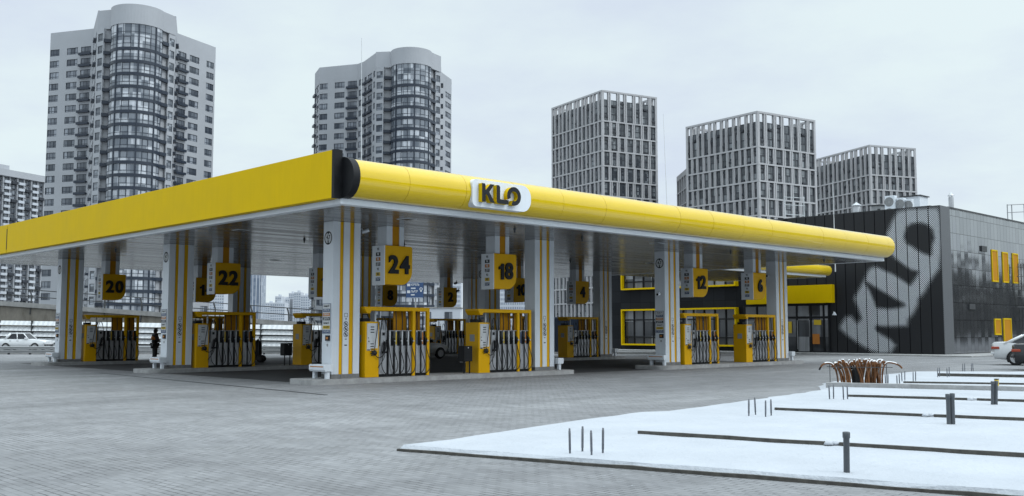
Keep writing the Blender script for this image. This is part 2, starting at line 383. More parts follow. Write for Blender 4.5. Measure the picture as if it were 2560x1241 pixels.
def strip(name, pts, w, z0, z1, mat, label, cat, group=None, jitter=0.0, snow_top=False):
    """a long low strip following pts"""
    rr = random.Random(len(pts) * 31 + int(pts[0][0] * 10)); mb = MB(); P = []
    for i in range(len(pts)-1):
        a, b = Vector(pts[i][:2] + (0,)), Vector(pts[i+1][:2] + (0,)); k = max(1, int((b-a).length / .35))
        for j in range(k): P.append(a.lerp(b, j/k))
    P.append(Vector(pts[-1][:2] + (0,)))
    d = (P[-1] - P[0]).normalized(); nrm = Vector((-d.y, d.x, 0))
    rows = []
    for p in P:
        j1 = rr.uniform(-jitter, jitter); j2 = rr.uniform(-jitter, jitter)
        rows.append([p - nrm*(w/2+j1) + UPV*z0, p - nrm*(w/2+j1) + UPV*(z1+j2), p + nrm*(w/2+j1) + UPV*(z1+j2), p + nrm*(w/2+j1) + UPV*z0])
    vs = [q for r in rows for q in r]; fs = []
    for i in range(len(rows)-1):
        for k in range(3): fs.append((i*4+k, i*4+k+1, i*4+4+k+1, i*4+4+k))
    fs += [(0, 3, 2, 1), (len(vs)-4, len(vs)-3, len(vs)-2, len(vs)-1)]
    mb.add(vs, fs); o = mb.build(name, mat, fix=True); return tag(o, label, cat, group)
strip('kerb_board', [(8.50, 11.02), (9.30, 8.0), (10.42, 3.71), (11.55, -.7), (12.95, -6.2)], .045, 0.0, .038, M['kerb_dark'],
      'dark weathered kerb board along the near edge of the snow plot', 'kerb', jitter=.008)
def ext(a, b, t): return (a[0] + (b[0]-a[0])*t, a[1] + (b[1]-a[1])*t)
g = 'dark strips lying across the snow plot'
def bar(A, J, B, w, h, lab):
    d = Vector((B[0]-A[0], B[1]-A[1])).normalized()
    j0 = (J[0]-d.x*.10, J[1]-d.y*.10); j1 = (J[0]+d.x*.10, J[1]+d.y*.10)
    strip('kerb_strip', [A, j0], w, .06, h, M['kerb_dark'], lab + ', left length up to the joint', 'kerb strip', g, .004)
    strip('kerb_strip', [j1, B], w, .06, h, M['kerb_dark'], lab + ', right length beyond the joint', 'kerb strip', g, .004)
    mb = MB(); rr = random.Random(int(J[0]*100))
    for k in range(2):
        mb.lathe([(.001, .0), (.07, .0), (.05, .03), (.02, .045)], (J[0] + (k-.5)*.10, J[1] + (.5-k)*.05, .09), n=10)
    tag(mb.build('snow_heap', M['snow']), 'small snow heap in the joint of the ' + lab.split(' on ')[0], 'snow', 'snow heaps at the strip joints')
bar((12.08, 9.68), (12.77, 6.85), (14.9, -1.6), .06, .125, 'near dark strip on the snow by the front stub pipe')
bar((17.67, 10.69), (18.29, 7.89), (20.6, -1.2), .06, .125, 'second dark strip on the snow by the double stub pipe')
bar((22.45, 11.59), (23.32, 9.04), (25.9, -.6), .06, .125, 'third dark strip on the snow by the far stub pipe')
strip('concrete_kerb', [(26.13, 14.14), (27.79, 9.44), (30.2, 2.6)], .22, .02, .19, M['concrete'], 'grey concrete kerb below the orange conduits', 'kerb', jitter=.004)
strip('kerb_strip', [(29.4, 13.4), (30.94, 10.51), (33.6, 4.5)], .05, .06, .13, M['kerb_dark'], 'thin dark strip behind the grey concrete kerb', 'kerb strip', g)
strip('kerb_strip', [(34.9, 14.66), (35.82, 12.15), (38.0, 6.2)], .10, .06, .17, M['kerb_dark'], 'farthest dark strip on the snow near the parked cars', 'kerb strip', g)
# stub pipes
def stub(x, y, h, lab, tilt=(0, 0), double=False):
    t = thing('stub_pipe', lab, 'pipe', (x, y, .07)); t.rotation_euler = (tilt[0], tilt[1], 0); t['group'] = 'grey stub pipes rising from the snow'
    def one(dx, dy, hh, nm):
        mb = MB(); mb.lathe([(.034, 0), (.034, hh-.07), (.041, hh-.065), (.042, hh-.01), (.038, hh), (.029, hh), (.029, hh-.05)], (dx, dy, 0), n=16)
        mb.build(nm, M['pipe'], t)
    one(0, 0, h, 'pipe_barrel')
    if double: one(.055, -.05, h + .012, 'pipe_barrel')
stub(10.51, 5.47, .45, 'grey stub pipe standing nearest, in front of the near dark strip', (R(1.5), R(-1)))
stub(17.1, 7.03, .51, 'pair of grey stub pipes side by side in the middle of the snow', (0, R(.5)), True)
stub(22.26, 8.21, .50, 'leaning grey stub pipes in front of the yellow marker post', (R(2), R(1.5)), True)
stub(28.15, 9.3, .48, 'grey stub pipe at the right edge beside the concrete kerb', (0, 0))
mb = MB(); mb.box(-.055, .055, -.045, .045, 0, .22, 0); mb.box(-.06, .06, -.05, .05, .22, .25, 1)
o = mb.build('marker_post', [M['ylabel'], M['dark']], bevel=.008); pp = at_z(2492, 967, .1); o.location = (pp.x, pp.y, .07); tag(o, 'small yellow marker post behind the leaning stub pipes', 'marker post')
# anchor bolts
bolt_mb = MB(); bolt_mb.lathe([(.013, 0), (.013, .06), (.016, .062), (.016, .30), (.013, .305), (.013, .33), (.006, .335)], (0, 0, 0), n=8); bolt_me = bolt_mb.mesh('anchor_bolt', [M['rod']])
for lab, hs, ptsx in (('grey anchor bolt of the near cluster beside the first dark strip', 1.0, [(1425,1131), (1456,1126), (1479,1135), (1507,1130)]),
                  ('grey anchor bolt of the cluster at the start of the second dark strip', .95, [(1872,1038), (1889,1035), (1914,1040), (1928,1037)]),
                  ('grey anchor bolt of the cluster at the start of the third dark strip', 1.0, [(2074,997), (2084,996), (2109,998), (2119,997)]),
                  ('grey anchor bolt of the cluster right behind the concrete kerb', .95, [(2214,962), (2220,960), (2243,963), (2249,961)]),
                  ('grey anchor bolt of the cluster right of the orange conduits', .95, [(2255,953), (2262,951), (2283,954), (2289,952)]),
                  ('grey anchor bolt of the cluster at the farthest dark strip', 1.0, [(2344,942), (2349,941), (2368,942), (2373,941)]),
                  ('grey anchor bolt of the farthest cluster by the snow edge', .95, [(2407,928), (2412,927), (2429,928), (2433,927)])):
    for q in ptsx:
        p = at_z(q[0], q[1], .09); o = bpy.data.objects.new('anchor_bolt', bolt_me); C.objects.link(o)
        o.location = (p.x, p.y, .06); o.scale = (1, 1, hs * rnd.uniform(.97, 1.06)); o.rotation_euler = (rnd.uniform(-.03, .03), rnd.uniform(-.03, .03), rnd.uniform(0, 3)); tag(o, lab, 'anchor bolt', 'anchor bolts in clusters of four')
# orange conduits and their wire frame
def bez(p0, p1, p2, p3, n=14):
    out = []
    for i in range(n+1):
        t = i/n; out.append(Vector(p0)*(1-t)**3 + Vector(p1)*3*t*(1-t)**2 + Vector(p2)*3*t*t*(1-t) + Vector(p3)*t**3)
    return out
cA, cB = at_z(2096, 962, .1), at_z(2215, 961, .1); cdir = (cB - cA); cl = cdir.length; cdir.normalize(); cper = Vector((cdir.y, -cdir.x, 0))
fr = MB(); hgt = .60
for s in (-.02, 1.02):
    for q in (0.0, .45):
        b0 = cA + cdir*cl*s + cper*(-q)
        fr.tube([b0, b0 + UPV*(hgt + .02)], .011, 6)
for q in (0.0, .45):
    fr.tube([cA + cdir*(-.12) - cper*q + UPV*(hgt-.10), cA + cdir*(cl+.22) - cper*q + UPV*(hgt-.12)], .010, 6)
tag(fr.build('wire_frame', M['dark']), 'thin dark rod frame holding up the orange conduits', 'frame')
crr = random.Random(11)
specs = [(-.03, -1, .62), (.12, -1, .3), (.16, -1, .16), (.21, -.4, .16), (.28, -.6, .14), (.36, -.5, .18), (.40, .4, .15), (.45, .4, .13), (.48, -.3, .16), (.53, .5, .16), (.56, -.5, .12), (.60, .4, .2), (.64, -.5, .2),
         (.67, .5, .24), (.70, -.4, .2), (.73, .5, .3), (.77, -.3, .22), (.80, .5, .2), (.84, .4, .25), (.88, .6, .2), (.92, 1, .34), (.97, 1, .4)]
specs = [(s_, d_, r_ if abs(d_) == 1 and (s_ < 0 or s_ > .95) else r_*.62) for s_, d_, r_ in specs]
specs[1:1] = [(crr.choice((.10, .14, .18, .22, .42, .46, .50, .55, .58, .62, .66, .72, .76, .80, .90)) + crr.uniform(-.02, .02), crr.choice((-.5, .5, -.3)), crr.uniform(.04, .12)) for _ in range(20)]
for k, (s, dr, reach) in enumerate(specs):
    y = -crr.uniform(0, .42)
    b0 = cA + cdir*(cl*(s + crr.uniform(.02, .10))) + cper*y; lean = -.12 if s < .5 else crr.uniform(-.05, .12)
    top = b0 + cdir*lean*1.3 + UPV*(hgt - .04 + crr.uniform(0, .1))
    end = top + cdir*dr*reach*1.25 + UPV*(-.02 - reach*.32)
    if k == 0: end = top + cdir*(-.36) + UPV*(-.07)
    pts = bez(b0, b0 + UPV*.3, top + cdir*(-dr*.10) + UPV*(-.10), top, 9) + bez(top, top + cdir*dr*.06 + UPV*.07, end + UPV*.13 - cdir*dr*.05, end, 8)[1:]
    mb = MB(); mb.tube(pts, .026, 8, 0)
    t_pts = [q + UPV*.018 for q in pts[8:15]]; mb.tube(t_pts, .022, 6, 1)
    if k in (0, 8, 11, 17, 20): mb.tube([pts[-1], pts[-1] + (pts[-1]-pts[-2]).normalized()*.09], .026, 6, 2)
    labs = ('orange conduit arching far out to the left over the wire frame' if k == 0 else 'orange conduit arching out at the right end of the bundle' if k == len(specs)-1 else 'snow-topped orange conduit bent over the wire frame amid the bundle')
    tag(mb.build('conduit', [M['conduit'], M['snow_bit'], M['black']]), labs, 'conduit', 'orange conduits standing in a bundle')
bk = MB(); bc = cA + cdir*cl*.45 - cper*.2
bk.lathe([(.09, 0), (.12, .05), (.125, .38), (.10, .48), (.03, .50)], (bc.x, bc.y, .09), n=14); tag(bk.build('cable_coil', M['black']), 'black cable sleeve standing among the orange conduits', 'cable')
# drainage slot in front of the islands and an inspection cover
dA, dB = at_z(250, 933), at_z(815, 988)
strip('drain_channel', [(dA.x, dA.y), (dB.x, dB.y)], .10, .0, .008, M['dark'], 'narrow dark drainage channel in the paving left of the islands', 'drain')

# ------------------------------------------------------------------ canopy
UA, UB, PITCH_Y, V0, ISL = 17.64, 34.74, 11.53, 26.29, .15
SOF = 5.106
can = thing('canopy', 'large flat petrol station canopy with yellow edges and white rim', 'canopy', (15.2, 22.5, 0))
CO = Vector((15.2, 22.5, 0))
def cbuild(mb, name, mats, parent=can, bevel=0, fix=False):
    mb.v = [(p[0]-CO.x, p[1]-CO.y, p[2]-CO.z) for p in mb.v]; return mb.build(name, mats, parent, bevel, fix)
XF, YF, YN = 47.79, 55.38, 22.55
m_ = MB(); m_.add([(15.5, 22.75, SOF), (XF-.05, 22.75, SOF), (XF-.05, YF, SOF), (15.5, YF, SOF)], [(3, 2, 1, 0)]); m_.box(15.6, XF-.2, 22.9, YF-.1, SOF+.02, 5.95, 1)
cbuild(m_, 'soffit', [M['soffit'], M['grey']])
m_ = MB(); m_.box(15.35, XF, YN, YN+.3, SOF-.006, 5.27); m_.box(15.35, 15.6, YN+.3, YF, SOF-.006, 5.24); m_.box(XF-.25, XF, YN+.3, YF, SOF-.006, 5.27); m_.box(15.6, XF-.25, YF-.25, YF, SOF-.006, 5.27)
cbuild(m_, 'rim', M['white_rim'], bevel=.012)
m_ = MB(); m_.box(15.1, 15.34, 22.62, 49.28, 5.245, 6.57); m_.box(15.1, 15.34, 49.34, YF+.1, 5.245, 6.57); m_.box(15.09, 15.33, 49.265, 49.355, 5.40, 6.36, 1)
cbuild(m_, 'side_fascia', [M['yellow'], M['black']], bevel=.008)
m_ = MB(); m_.box(15.095, 15.36, 22.50, 22.62, 5.24, 6.575); cbuild(m_, 'corner_strip', M['black'])
m_ = MB(); m_.box(15.4, XF, YF, YF+.2, 5.27, 6.5); m_.box(XF, XF+.15, 22.9, YF, 5.27, 6.3); cbuild(m_, 'rear_fascia', M['yellow'])
def dprof(r, dy=0.0, n=28):
    return [(22.62 - dy, 5.82 - r)] + [(22.50 - dy - r*.96*math.cos(R(-90 + 180*i/n)), 5.82 + r*math.sin(R(-90 + 180*i/n))) for i in range(n+1)] + [(22.62 - dy, 5.82 + r)]
fx = lambda p, q, t: (t, p, q)
m_ = MB(); x = 15.58; seams = [17.30 + 2.13*k for k in range(15)]
rrs = random.Random(5)
for xs in [s for s in seams if s < XF-.3] + [XF]:
    dz = 0 if xs == XF else rrs.uniform(-.004, .004)
    m_.prism(dprof(.54 + dz), fx, x + .006, xs - .006, 0, True); x = xs
m_.prism(dprof(.525), fx, 15.56, XF - .02, 1, True)
cbuild(m_, 'rounded_fascia', [M['yellow_gloss'], M['yellow_dk']], fix=False)
m_ = MB(); m_.prism(dprof(.565), fx, 15.36, 15.58, 0, True); cbuild(m_, 'end_cap', M['black'], bevel=.01)
m_ = MB(); m_.prism([(p[0], p[1]) for p in dprof(.53)], fx, XF, XF + .02, 0, True); cbuild(m_, 'far_end_cap', M['yellow'])
# raised name plate on the rounded fascia
YP = 21.93
def rrect(x0, x1, z0, z1, rl, rr_, n=10):
    out = []
    for cx, cz, a0, r in ((x0+rl, z0+rl, 180, rl), (x1-rr_, z0+rr_, 270, rr_), (x1-rr_, z1-rr_, 0, rr_), (x0+rl, z1-rl, 90, rl)):
        for i in range(n+1): a = R(a0 + 90*i/n); out.append((cx + r*math.cos(a), cz + r*math.sin(a)))
    return out
m_ = MB(); m_.prism(rrect(19.62, 22.10, 5.36, 6.19, .16, .38), lambda p, q, t: (p, t, q), YP, 22.3, 0)
plate = cbuild(m_, 'name_plate', M['white_rim'], bevel=.03)
YL = YP - .16
def letter(polys, mname='letter'):
    mb = MB()
    for poly in polys:
        fn = lambda p, q, t: (p, t, q)
        n = len(poly)
        vs = [fn(p, q, YL) for p, q in poly] + [fn(p, q, YP + .01) for p, q in poly]
        mb.add(vs, [(i, (i+1) % n, n+(i+1) % n, n+i) for i in range(n)], 1)
        mb.add(vs[:n], [tuple(range(n))], 0)
    mb.v = [(p[0]-CO.x, p[1]-CO.y, p[2]-CO.z) for p in mb.v]
    o = mb.build(mname, [M['ink'], M['yellow']], plate, fix=False)
    bm = bmesh.new(); bm.from_mesh(o.data); bmesh.ops.recalc_face_normals(bm, faces=bm.faces); bmesh.ops.triangulate(bm, faces=[f for f in bm.faces if len(f.verts) > 4]); bm.to_mesh(o.data); bm.free()
LX, LZ0, LZ1 = 19.86, 5.50, 6.06; LH = LZ1 - LZ0
letter([[(LX, LZ0), (LX+.145, LZ0), (LX+.145, LZ0+.22), (LX+.185, LZ0+.24), (LX+.34, LZ0), (LX+.53, LZ0), (LX+.30, LZ0+.32), (LX+.51, LZ1), (LX+.34, LZ1), (LX+.145, LZ0+.36), (LX+.145, LZ1-.05), (LX+.11, LZ1), (LX, LZ1)]])
LX2 = LX + .60
letter([[(LX2+.05, LZ0), (LX2+.47, LZ0), (LX2+.51, LZ0+.04), (LX2+.51, LZ0+.135), (LX2+.16, LZ0+.135), (LX2+.15, LZ0+.15), (LX2+.15, LZ1-.05), (LX2+.11, LZ1), (LX2, LZ1), (LX2, LZ0+.06)]])
cx, cz, ra, rb, ia, ib = LX + 1.34, 5.78, .30, .29, .155, .15
def arc(a0, a1, n=26):
    o_ = [(cx + ra*math.cos(R(a0 + (a1-a0)*i/n)), cz + rb*math.sin(R(a0 + (a1-a0)*i/n))) for i in range(n+1)]
    i_ = [(cx + ia*math.cos(R(a0 + (a1-a0)*i/n)), cz + ib*math.sin(R(a0 + (a1-a0)*i/n))) for i in range(n+1)]
    return o_ + i_[::-1]
def arc_letter():
    o_ = arc(-112, 205); n = len(o_) // 2; polys = []
    out, inn = o_[:n], o_[n:][::-1]
    mb = MB()
    for i in range(n-1):
        q = [out[i], out[i+1], inn[i+1], inn[i]]
        mb.add([(p, YL, z) for p, z in q], [(0, 1, 2, 3)], 0)
        mb.add([(q[0][0], YL, q[0][1]), (q[1][0], YL, q[1][1]), (q[1][0], YP+.01, q[1][1]), (q[0][0], YP+.01, q[0][1])], [(0, 1, 2, 3)], 1)
        mb.add([(q[2][0], YL, q[2][1]), (q[3][0], YL, q[3][1]), (q[3][0], YP+.01, q[3][1]), (q[2][0], YP+.01, q[2][1])], [(0, 1, 2, 3)], 1)
    for k in (0, n-1):
        a, b = out[k], inn[k]; mb.add([(a[0], YL, a[1]), (b[0], YL, b[1]), (b[0], YP+.01, b[1]), (a[0], YP+.01, a[1])], [(0, 1, 2, 3)], 1)
    mb.v = [(p[0]-CO.x, p[1]-CO.y, p[2]-CO.z) for p in mb.v]; mb.build('letter', [M['ink'], M['yellow']], plate, fix=True)
arc_letter()
# small fittings on the soffit
for k, (x, y) in enumerate([(19, 24.3), (23.5, 24.1), (27.5, 24.6), (31.5, 24.2), (37, 24.4), (44.8, 24.2), (17.0, 31), (20.5, 32.5), (24.5, 31.5), (28.5, 32), (17.2, 42), (21, 44), (25.5, 43), (31, 40), (36, 33), (40.5, 31.5)]):
    mb = MB()
    if k % 3: mb.lathe([(.05, SOF), (.05, SOF-.03), (.03, SOF-.05), (.03, SOF-.11), (.012, SOF-.13)], (x, y, 0), n=10, m=0)
    else: mb.box(x-.22, x+.22, y-.22, y+.22, SOF-.012, SOF-.002, 1); mb.box(x-.16, x+.16, y-.16, y+.16, SOF-.016, SOF-.0125, 0)
    cbuild(mb, 'sprinkler' if k % 3 else 'downlight', [M['dark'], M['white']])

# ------------------------------------------------------------------ islands
def island_mesh():
    mb = MB(); x0, x1, y0, y1, r = -.98, 10.85, -.62, 1.17, .5; pts = []
    for cx, cy, a0 in ((x0+r, y0+r, 180), (x1-r, y0+r, 270), (x1-r, y1-r, 0), (x0+r, y1-r, 90)):
        for i in range(9): a = R(a0 + 90*i/8); pts.append((cx + r*math.cos(a), cy + r*math.sin(a)))
    mb.prism(pts, lambda p, q, t: (p, q, t), 0.0, ISL, 0)
    return mb.mesh('pump_island', [M['concrete']])
isl_me = island_mesh()
rows = ['front row', 'middle row', 'back row']; sides = ['nearer the left edge of the canopy', 'towards the dark shop']
ISLES = []
for j in range(3):
    for i in range(2):
        o = link('pump_island', isl_me, None, .02); o.location = ((UA, UB)[i], V0 + PITCH_Y*j, 0)
        tag(o, f'raised concrete pump island of the {rows[j]}, {sides[i]}', 'kerb island', 'concrete pump islands'); ISLES.append((i, j, o.location.copy()))
# ------------------------------------------------------------------ columns
CW, CD = 1.05, .55
def make_column(left):
    t = thing('canopy_column', '', 'column')
    H = SOF - .002
    mb = MB()
    xs = [(0, .27), (.405, .64), (.805, CW)]
    for k, (a, b) in enumerate(xs): mb.box(a, b, 0, CD, ISL+.13, H)
    mb.box(.02, CW-.02, .06, CD-.06, ISL+.10, H-.001)
    mb.build('shaft', M['white'], t, .008)
    for a, b in ((.27, .405), (.64, .805)):
        m2 = MB(); m2.box(a+.003, b-.003, .028, CD-.028, ISL+.13, H-.003); m2.build('stripe', M['pump_yellow'], t)
    mb = MB(); mb.box(-.006, .345, -.006, CD+.006, ISL, ISL+.128); mb.box(.350, .725, -.006, CD+.006, ISL, ISL+.128); mb.box(.73, CW+.006, -.006, CD+.006, ISL, ISL+.128)
    mb.build('plinth', M['plinth'], t, .006)
    # warning pictograms between the stripes
    mb = MB(); X, Y = .522, -.004; ax, az = (1,0,0), (0,0,1)
    for z, r in ((2.14, 0), (1.86, .085), (1.70, .085), (1.53, .085)):
        if r:
            mb.ring((X, Y, z), r*.80, r, ax, az, 0, 20); d = r*.62
            mb.add([(X-d-.01, Y, z+d-.01), (X-d+.01, Y, z+d+.01), (X+d+.01, Y, z-d+.01), (X+d-.01, Y, z-d-.01)], [(0, 3, 2, 1)], 0)
            mb.add([(X-.03, Y-.001, z-.035), (X+.025, Y-.001, z-.035), (X+.025, Y-.001, z+.02), (X-.01, Y-.001, z+.045)], [(0, 1, 2, 3)], 0)
        else:
            for a, b, c, d in ((-.06, .06, .05, .062), (-.06, .06, -.062, -.05), (-.062, -.05, -.06, .06), (.05, .062, -.06, .06)):
                mb.add([(X+a, Y, z+c), (X+b, Y, z+c), (X+b, Y, z+d), (X+a, Y, z+d)], [(0, 1, 2, 3)], 0)
    for w, z, h in ((.022, 2.02, .02), (.05, 1.19, .018), (.035, 1.38, .012)):
        mb.add([(X-w, Y, z-h), (X+w, Y, z-h), (X+w, Y, z+h), (X-w, Y, z+h)], [(0, 1, 2, 3)], 0)
    mb.build('pictograms', M['ink'], t)
    if left:
        ay = (0, -1, 0)
        mb = MB(); c = (-.004, CD/2, 4.58)
        mb.disc(c, .20, ay, az, 0); mb.ring((-.006, CD/2, 4.58), .175, .215, ay, az, 1)
        mb.add([(-.007, CD/2+.05, 4.58+.175), (-.007, CD/2-.05, 4.58+.175), (-.007, CD/2, 4.58+.10)], [(0, 2, 1)], 1)
        mb.add([(-.007, CD/2+.05, 4.58-.175), (-.007, CD/2-.05, 4.58-.175), (-.007, CD/2, 4.58-.10)], [(0, 1, 2)], 1)
        text_into(mb, '4,7', .17, (-.007, CD/2, 4.60), ay, az, 1, .006); text_into(mb, 'м', .10, (-.007, CD/2, 4.49), ay, az, 1, .004)
        mb.build('height_sign', [M['paper'], M['ink']], t)
        mb = MB(); mb.box(-.018, 0, .06, CD-.03, 1.56, 2.50, 0)
        for z0, z1, y0, y1 in ((1.56, 1.575, .06, CD-.03), (2.485, 2.50, .06, CD-.03), (1.575, 2.485, .06, .072), (1.575, 2.485, CD-.042, CD-.03)): mb.box(-.022, -.0185, y0, y1, z0, z1, 6)
        rowsx = [('Бензин 95', 0, 1), ('ЕВРО 95', 2, 0), ('ПРЕМИУМ 95', 3, 0), ('ДИЗЕЛЬ', 1, 0), ('Бензин 92', 0, 1), ('АКЦИЯ', 4, 1), ('ГАЗ LPG', 6, 0)]
        for k, (s, bg, fgc) in enumerate(rowsx):
            zc = 2.42 - k*.133
            if bg: mb.box(-.026, -.0185, .10, CD-.07, zc-.05, zc+.05, bg)
            text_into(mb, s, .085, (-.0275, CD/2+.012, zc), ay, az, fgc, .002, width=.30)
        mb.build('price_board', [M['paper'], M['ink'], M['blue'], M['orange'], M['ylabel'], M['grey'], M['blue']], t)
        mb = MB(); mb.box(-.05, 0, .10, .30, 1.33, 1.50, 0); mb.box(-.053, -.0505, .14, .26, 1.38, 1.45, 1); mb.disc((-.004, .24, 1.20), .045, ay, az, 2); mb.box(-.012, 0, .235, .245, 1.14, 1.20, 2)
        mb.build('card_reader', [M['black'], M['orange'], M['grey']], t)
    return t
colL, colR = make_column(True), make_column(False)
colnames = {}
for i, j, o in ISLES:
    for e, proto in ((0, colL), (1, colR)):
        t = proto if (i, j) == (0, 0) else copy_tree(proto)
        t.location = (o.x + 9.06*e, o.y, 0)
        t['group'] = 'white canopy columns with yellow stripes'
        t['label'] = (f'white canopy column with two yellow stripes, ' + ('price board side' if e == 0 else 'plain end') +
                      f' of the {rows[j]} island {sides[i]}')
# ------------------------------------------------------------------ bumper guards at both ends of an island
def bumper(sx):
    mb = MB(); s = sx
    prof = [(.02, .38), (.30, .38), (.30, .40), (.33, .43), (.33, .58), (.30, .60), (.02, .60)]
    t = thing('bumper_guard', '', 'bumper')
    mb.prism([(p*s, q) for p, q in prof], lambda p, q, tt: (p, tt, q), -.16, .72, 0)
    mb.build('beam', M['white'], t, .01, True)
    for y in (-.12, .56):
        m2 = MB(); m2.box(min(.10*s, .22*s), max(.10*s, .22*s), y, y+.12, ISL, .385); m2.build('leg', M['white'], t, .01)
    m2 = MB(); a, b = sorted((.331*s, .336*s)); m2.box(a, b, -.08, .64, .515, .545); m2.build('reflector_strip', M['orange'], t)
    return t
bl, br = bumper(-1), bumper(1)
for i, j, o in ISLES:
    for e, proto in ((0, bl), (1, br)):
        t = proto if (i, j) == (0, 0) else copy_tree(proto)
        t.location = (o.x - .03 if e == 0 else o.x + 9.06 + CW + .03, o.y, 0)
        t['group'] = 'white bumper guards at the island ends'
        t['label'] = (f'white bumper guard at the ' + ('price board end' if e == 0 else 'plain end') + f' of the {rows[j]} island ' + ('by the road' if i == 0 else 'by the shop'))

# ------------------------------------------------------------------ fuel dispensers
def make_pump():
    t = thing('fuel_pump', '', 'fuel pump')
    D = .70
    mb = MB(); mb.box(0, .55, 0, D, 0, 1.79); cab = mb.build('cabinet', M['pump_yellow'], t, .015)
    mb = MB(); mb.box(.065, .50, -.012, .001, .86, 1.735, 0)
    for k in range(3):
        mb.box(.20, .345, -.016, -.0125, 1.60 - k*.085, 1.63 - k*.085, 1); mb.box(.20, .33, -.016, -.0125, 1.06 - k*.085, 1.09 - k*.085, 1)
    mb.box(.10, .13, -.016, -.0125, 1.25, 1.28, 1); mb.box(.11, .16, -.016, -.0125, 1.14, 1.17, 1); mb.box(.075, .18, -.015, -.0125, .865, .90, 2); mb.box(.21, .49, -.0155, -.0125, .865, .93, 3)
    mb.build('display_panel', [M['paper'], M['ink'], M['dark'], M['pump_yellow']], cab)
    mb = MB(); mb.box(-.010, 0, .22, .46, 1.12, 1.36); mb.build('side_sticker', M['grey'], cab)
    mb = MB(); c = Vector((.36, -.03, .78)); mb.lathe([(.02, -.05), (.075, -.03), (.085, .03), (.04, .05)], c, 'Y', 10)
    for a in (150, 185, 215): mb.tube([c, c + Vector((.17*math.cos(R(a)), -.02, .14*math.sin(R(a))))], [.03, .016], 6)
    mb.tube(bez((.36, -.05, .74), (.46, -.07, .55), (.62, -.08, .62), (.72, -.05, .78), 10), .014, 6)
    mb.tube(bez((.34, -.05, .80), (.30, -.09, 1.1), (.44, -.09, 1.5), (.50, -.02, 1.95), 10), .013, 6)
    mb.build('air_hose', M['rubber'], cab)
    mb = MB(); mb.box(.06, .34, .22, .52, 1.79, 1.90, 0); mb.tube([(.09, .3, 1.9), (.11, .3, 2.02), (.30, .3, 2.02), (.33, .3, 1.9)], .018, 6); mb.build('printer_box', M['black'], cab)
    # yellow portal over the hoses
    mb = MB(); prof = [(-.03, 2.27), (2.66, 2.27), (2.66, 2.14), (.24, 2.14), (.19, 2.05), (.08, 2.05), (-.03, 2.20)]
    mb.prism(prof, lambda p, q, tt: (p, tt, q), 0, D, 0)
    for x0, x1 in ((1.925, 2.045), (2.54, 2.66)):
        mb.box(x0, x1, 0, .10, 0, 2.145); mb.box(x0, x1, D-.10, D, 0, 2.145)
    mb.box(1.40, 1.925, .36, .40, 1.50, 2.14, 1); mb.box(2.045, 2.54, .36, .40, 1.50, 2.14, 1)
    mb.build('portal_frame', [M['pump_yellow'], M['yellow_dk']], t, .012, True)
    mb = MB(); mb.box(.60, .645, .30, .345, 1.5, 2.14); mb.build('support_post', M['white'], t)
    mb = MB(); mb.box(.56, 1.92, .10, D-.10, .0, 1.50); mb.box(2.05, 2.535, .10, D-.10, 0, 1.50); mb.box(.56, 1.92, .05, D-.05, 0, .07); mb.box(2.05, 2.535, .05, D-.05, 0, .07)
    mb.build('hose_cabinet', M['black'], t)
    bays = [(.98, .16, 'paper'), (1.235, .16, 'ylabel'), (1.49, .16, 'paper'), (1.745, .16, 'paper'), (2.10, .17, 'blue'), (2.345, .17, 'orange')]
    # LPG bay
    mb = MB(); mb.box(.575, .875, .03, .10, .09, 1.52, 0); mb.box(.58, .66, .026, .0295, 1.02, 1.46, 1); mb.box(.70, .80, .024, .0295, 1.34, 1.44, 2)
    b = mb.build('nozzle_bay', [M['steel'], M['grey'], M['black']], t, .006)
    mb = MB(); mb.tube([(.78, .01, 1.14), (.76, -.05, 1.05), (.73, -.06, .92), (.74, -.02, .80)], [.03, .055, .05, .04], 8); mb.tube([(.66, -.04, .80), (.82, -.04, .80)], .035, 8); mb.tube([(.80, -.05, 1.20), (.83, -.05, 1.04)], .02, 6); mb.build('nozzle', M['black'], b)
    mb = MB(); mb.tube(bez((.74, -.02, .78), (.55, -.06, .40), (.62, -.06, .20), (.88, -.02, .06), 12), .014, 6); mb.tube(bez((.76, -.02, .78), (.80, -.05, .62), (.55, -.06, .42), (.50, -.03, .30), 8), .012, 6)
    mb.tube(bez((.58, .0, 1.0), (.55, -.05, 1.5), (.62, -.05, 2.05), (.74, -.02, 1.92), 12) + bez((.74, -.02, 1.92), (.90, 0, 1.8), (.84, -.05, 1.0), (1.14, -.03, .10), 14)[1:], .015, 6); mb.build('hose', M['rubber'], b)
    for k, (x, w, lab) in enumerate(bays):
        mb = MB(); mb.box(x, x+w, .035, .10, .09, 1.00, 0)
        mb.box(x, x+w+.05, .035, .10, 1.485, 1.505, 0); mb.box(x+w+.04, x+w+.05, .035, .10, 1.20, 1.485, 0); mb.box(x, x+.065, .035, .10, 1.0, 1.485, 0); mb.box(x+.008, x+.057, .031, .0345, 1.04, 1.45, 1)
        mb.box(x+.07, x+w+.038, .09, .101, 1.0, 1.485, 2)
        b = mb.build('nozzle_bay', [M['steel'], M[lab], M['black']], t, .004)
        mb = MB(); xc = x + w*.72
        mb.tube([(xc-.03, .05, 1.36), (xc, .0, 1.24), (xc+.02, -.02, 1.12), (xc+.03, .01, 1.03)], [.018, .035, .042, .03], 8, 0); mb.tube([(xc+.06, -.01, 1.26), (xc+.065, -.02, 1.10)], .014, 6, 0)
        mb.lathe([(.008, -.062), (.026, -.058), (.026, -.03), (.01, -.02)], (xc+.075, 0, 1.16), 'Y', 10, 1)
        mb.build('nozzle', [M['black'], M['paper']], b)
        mb = MB(); e = rnd.uniform(-.02, .03)
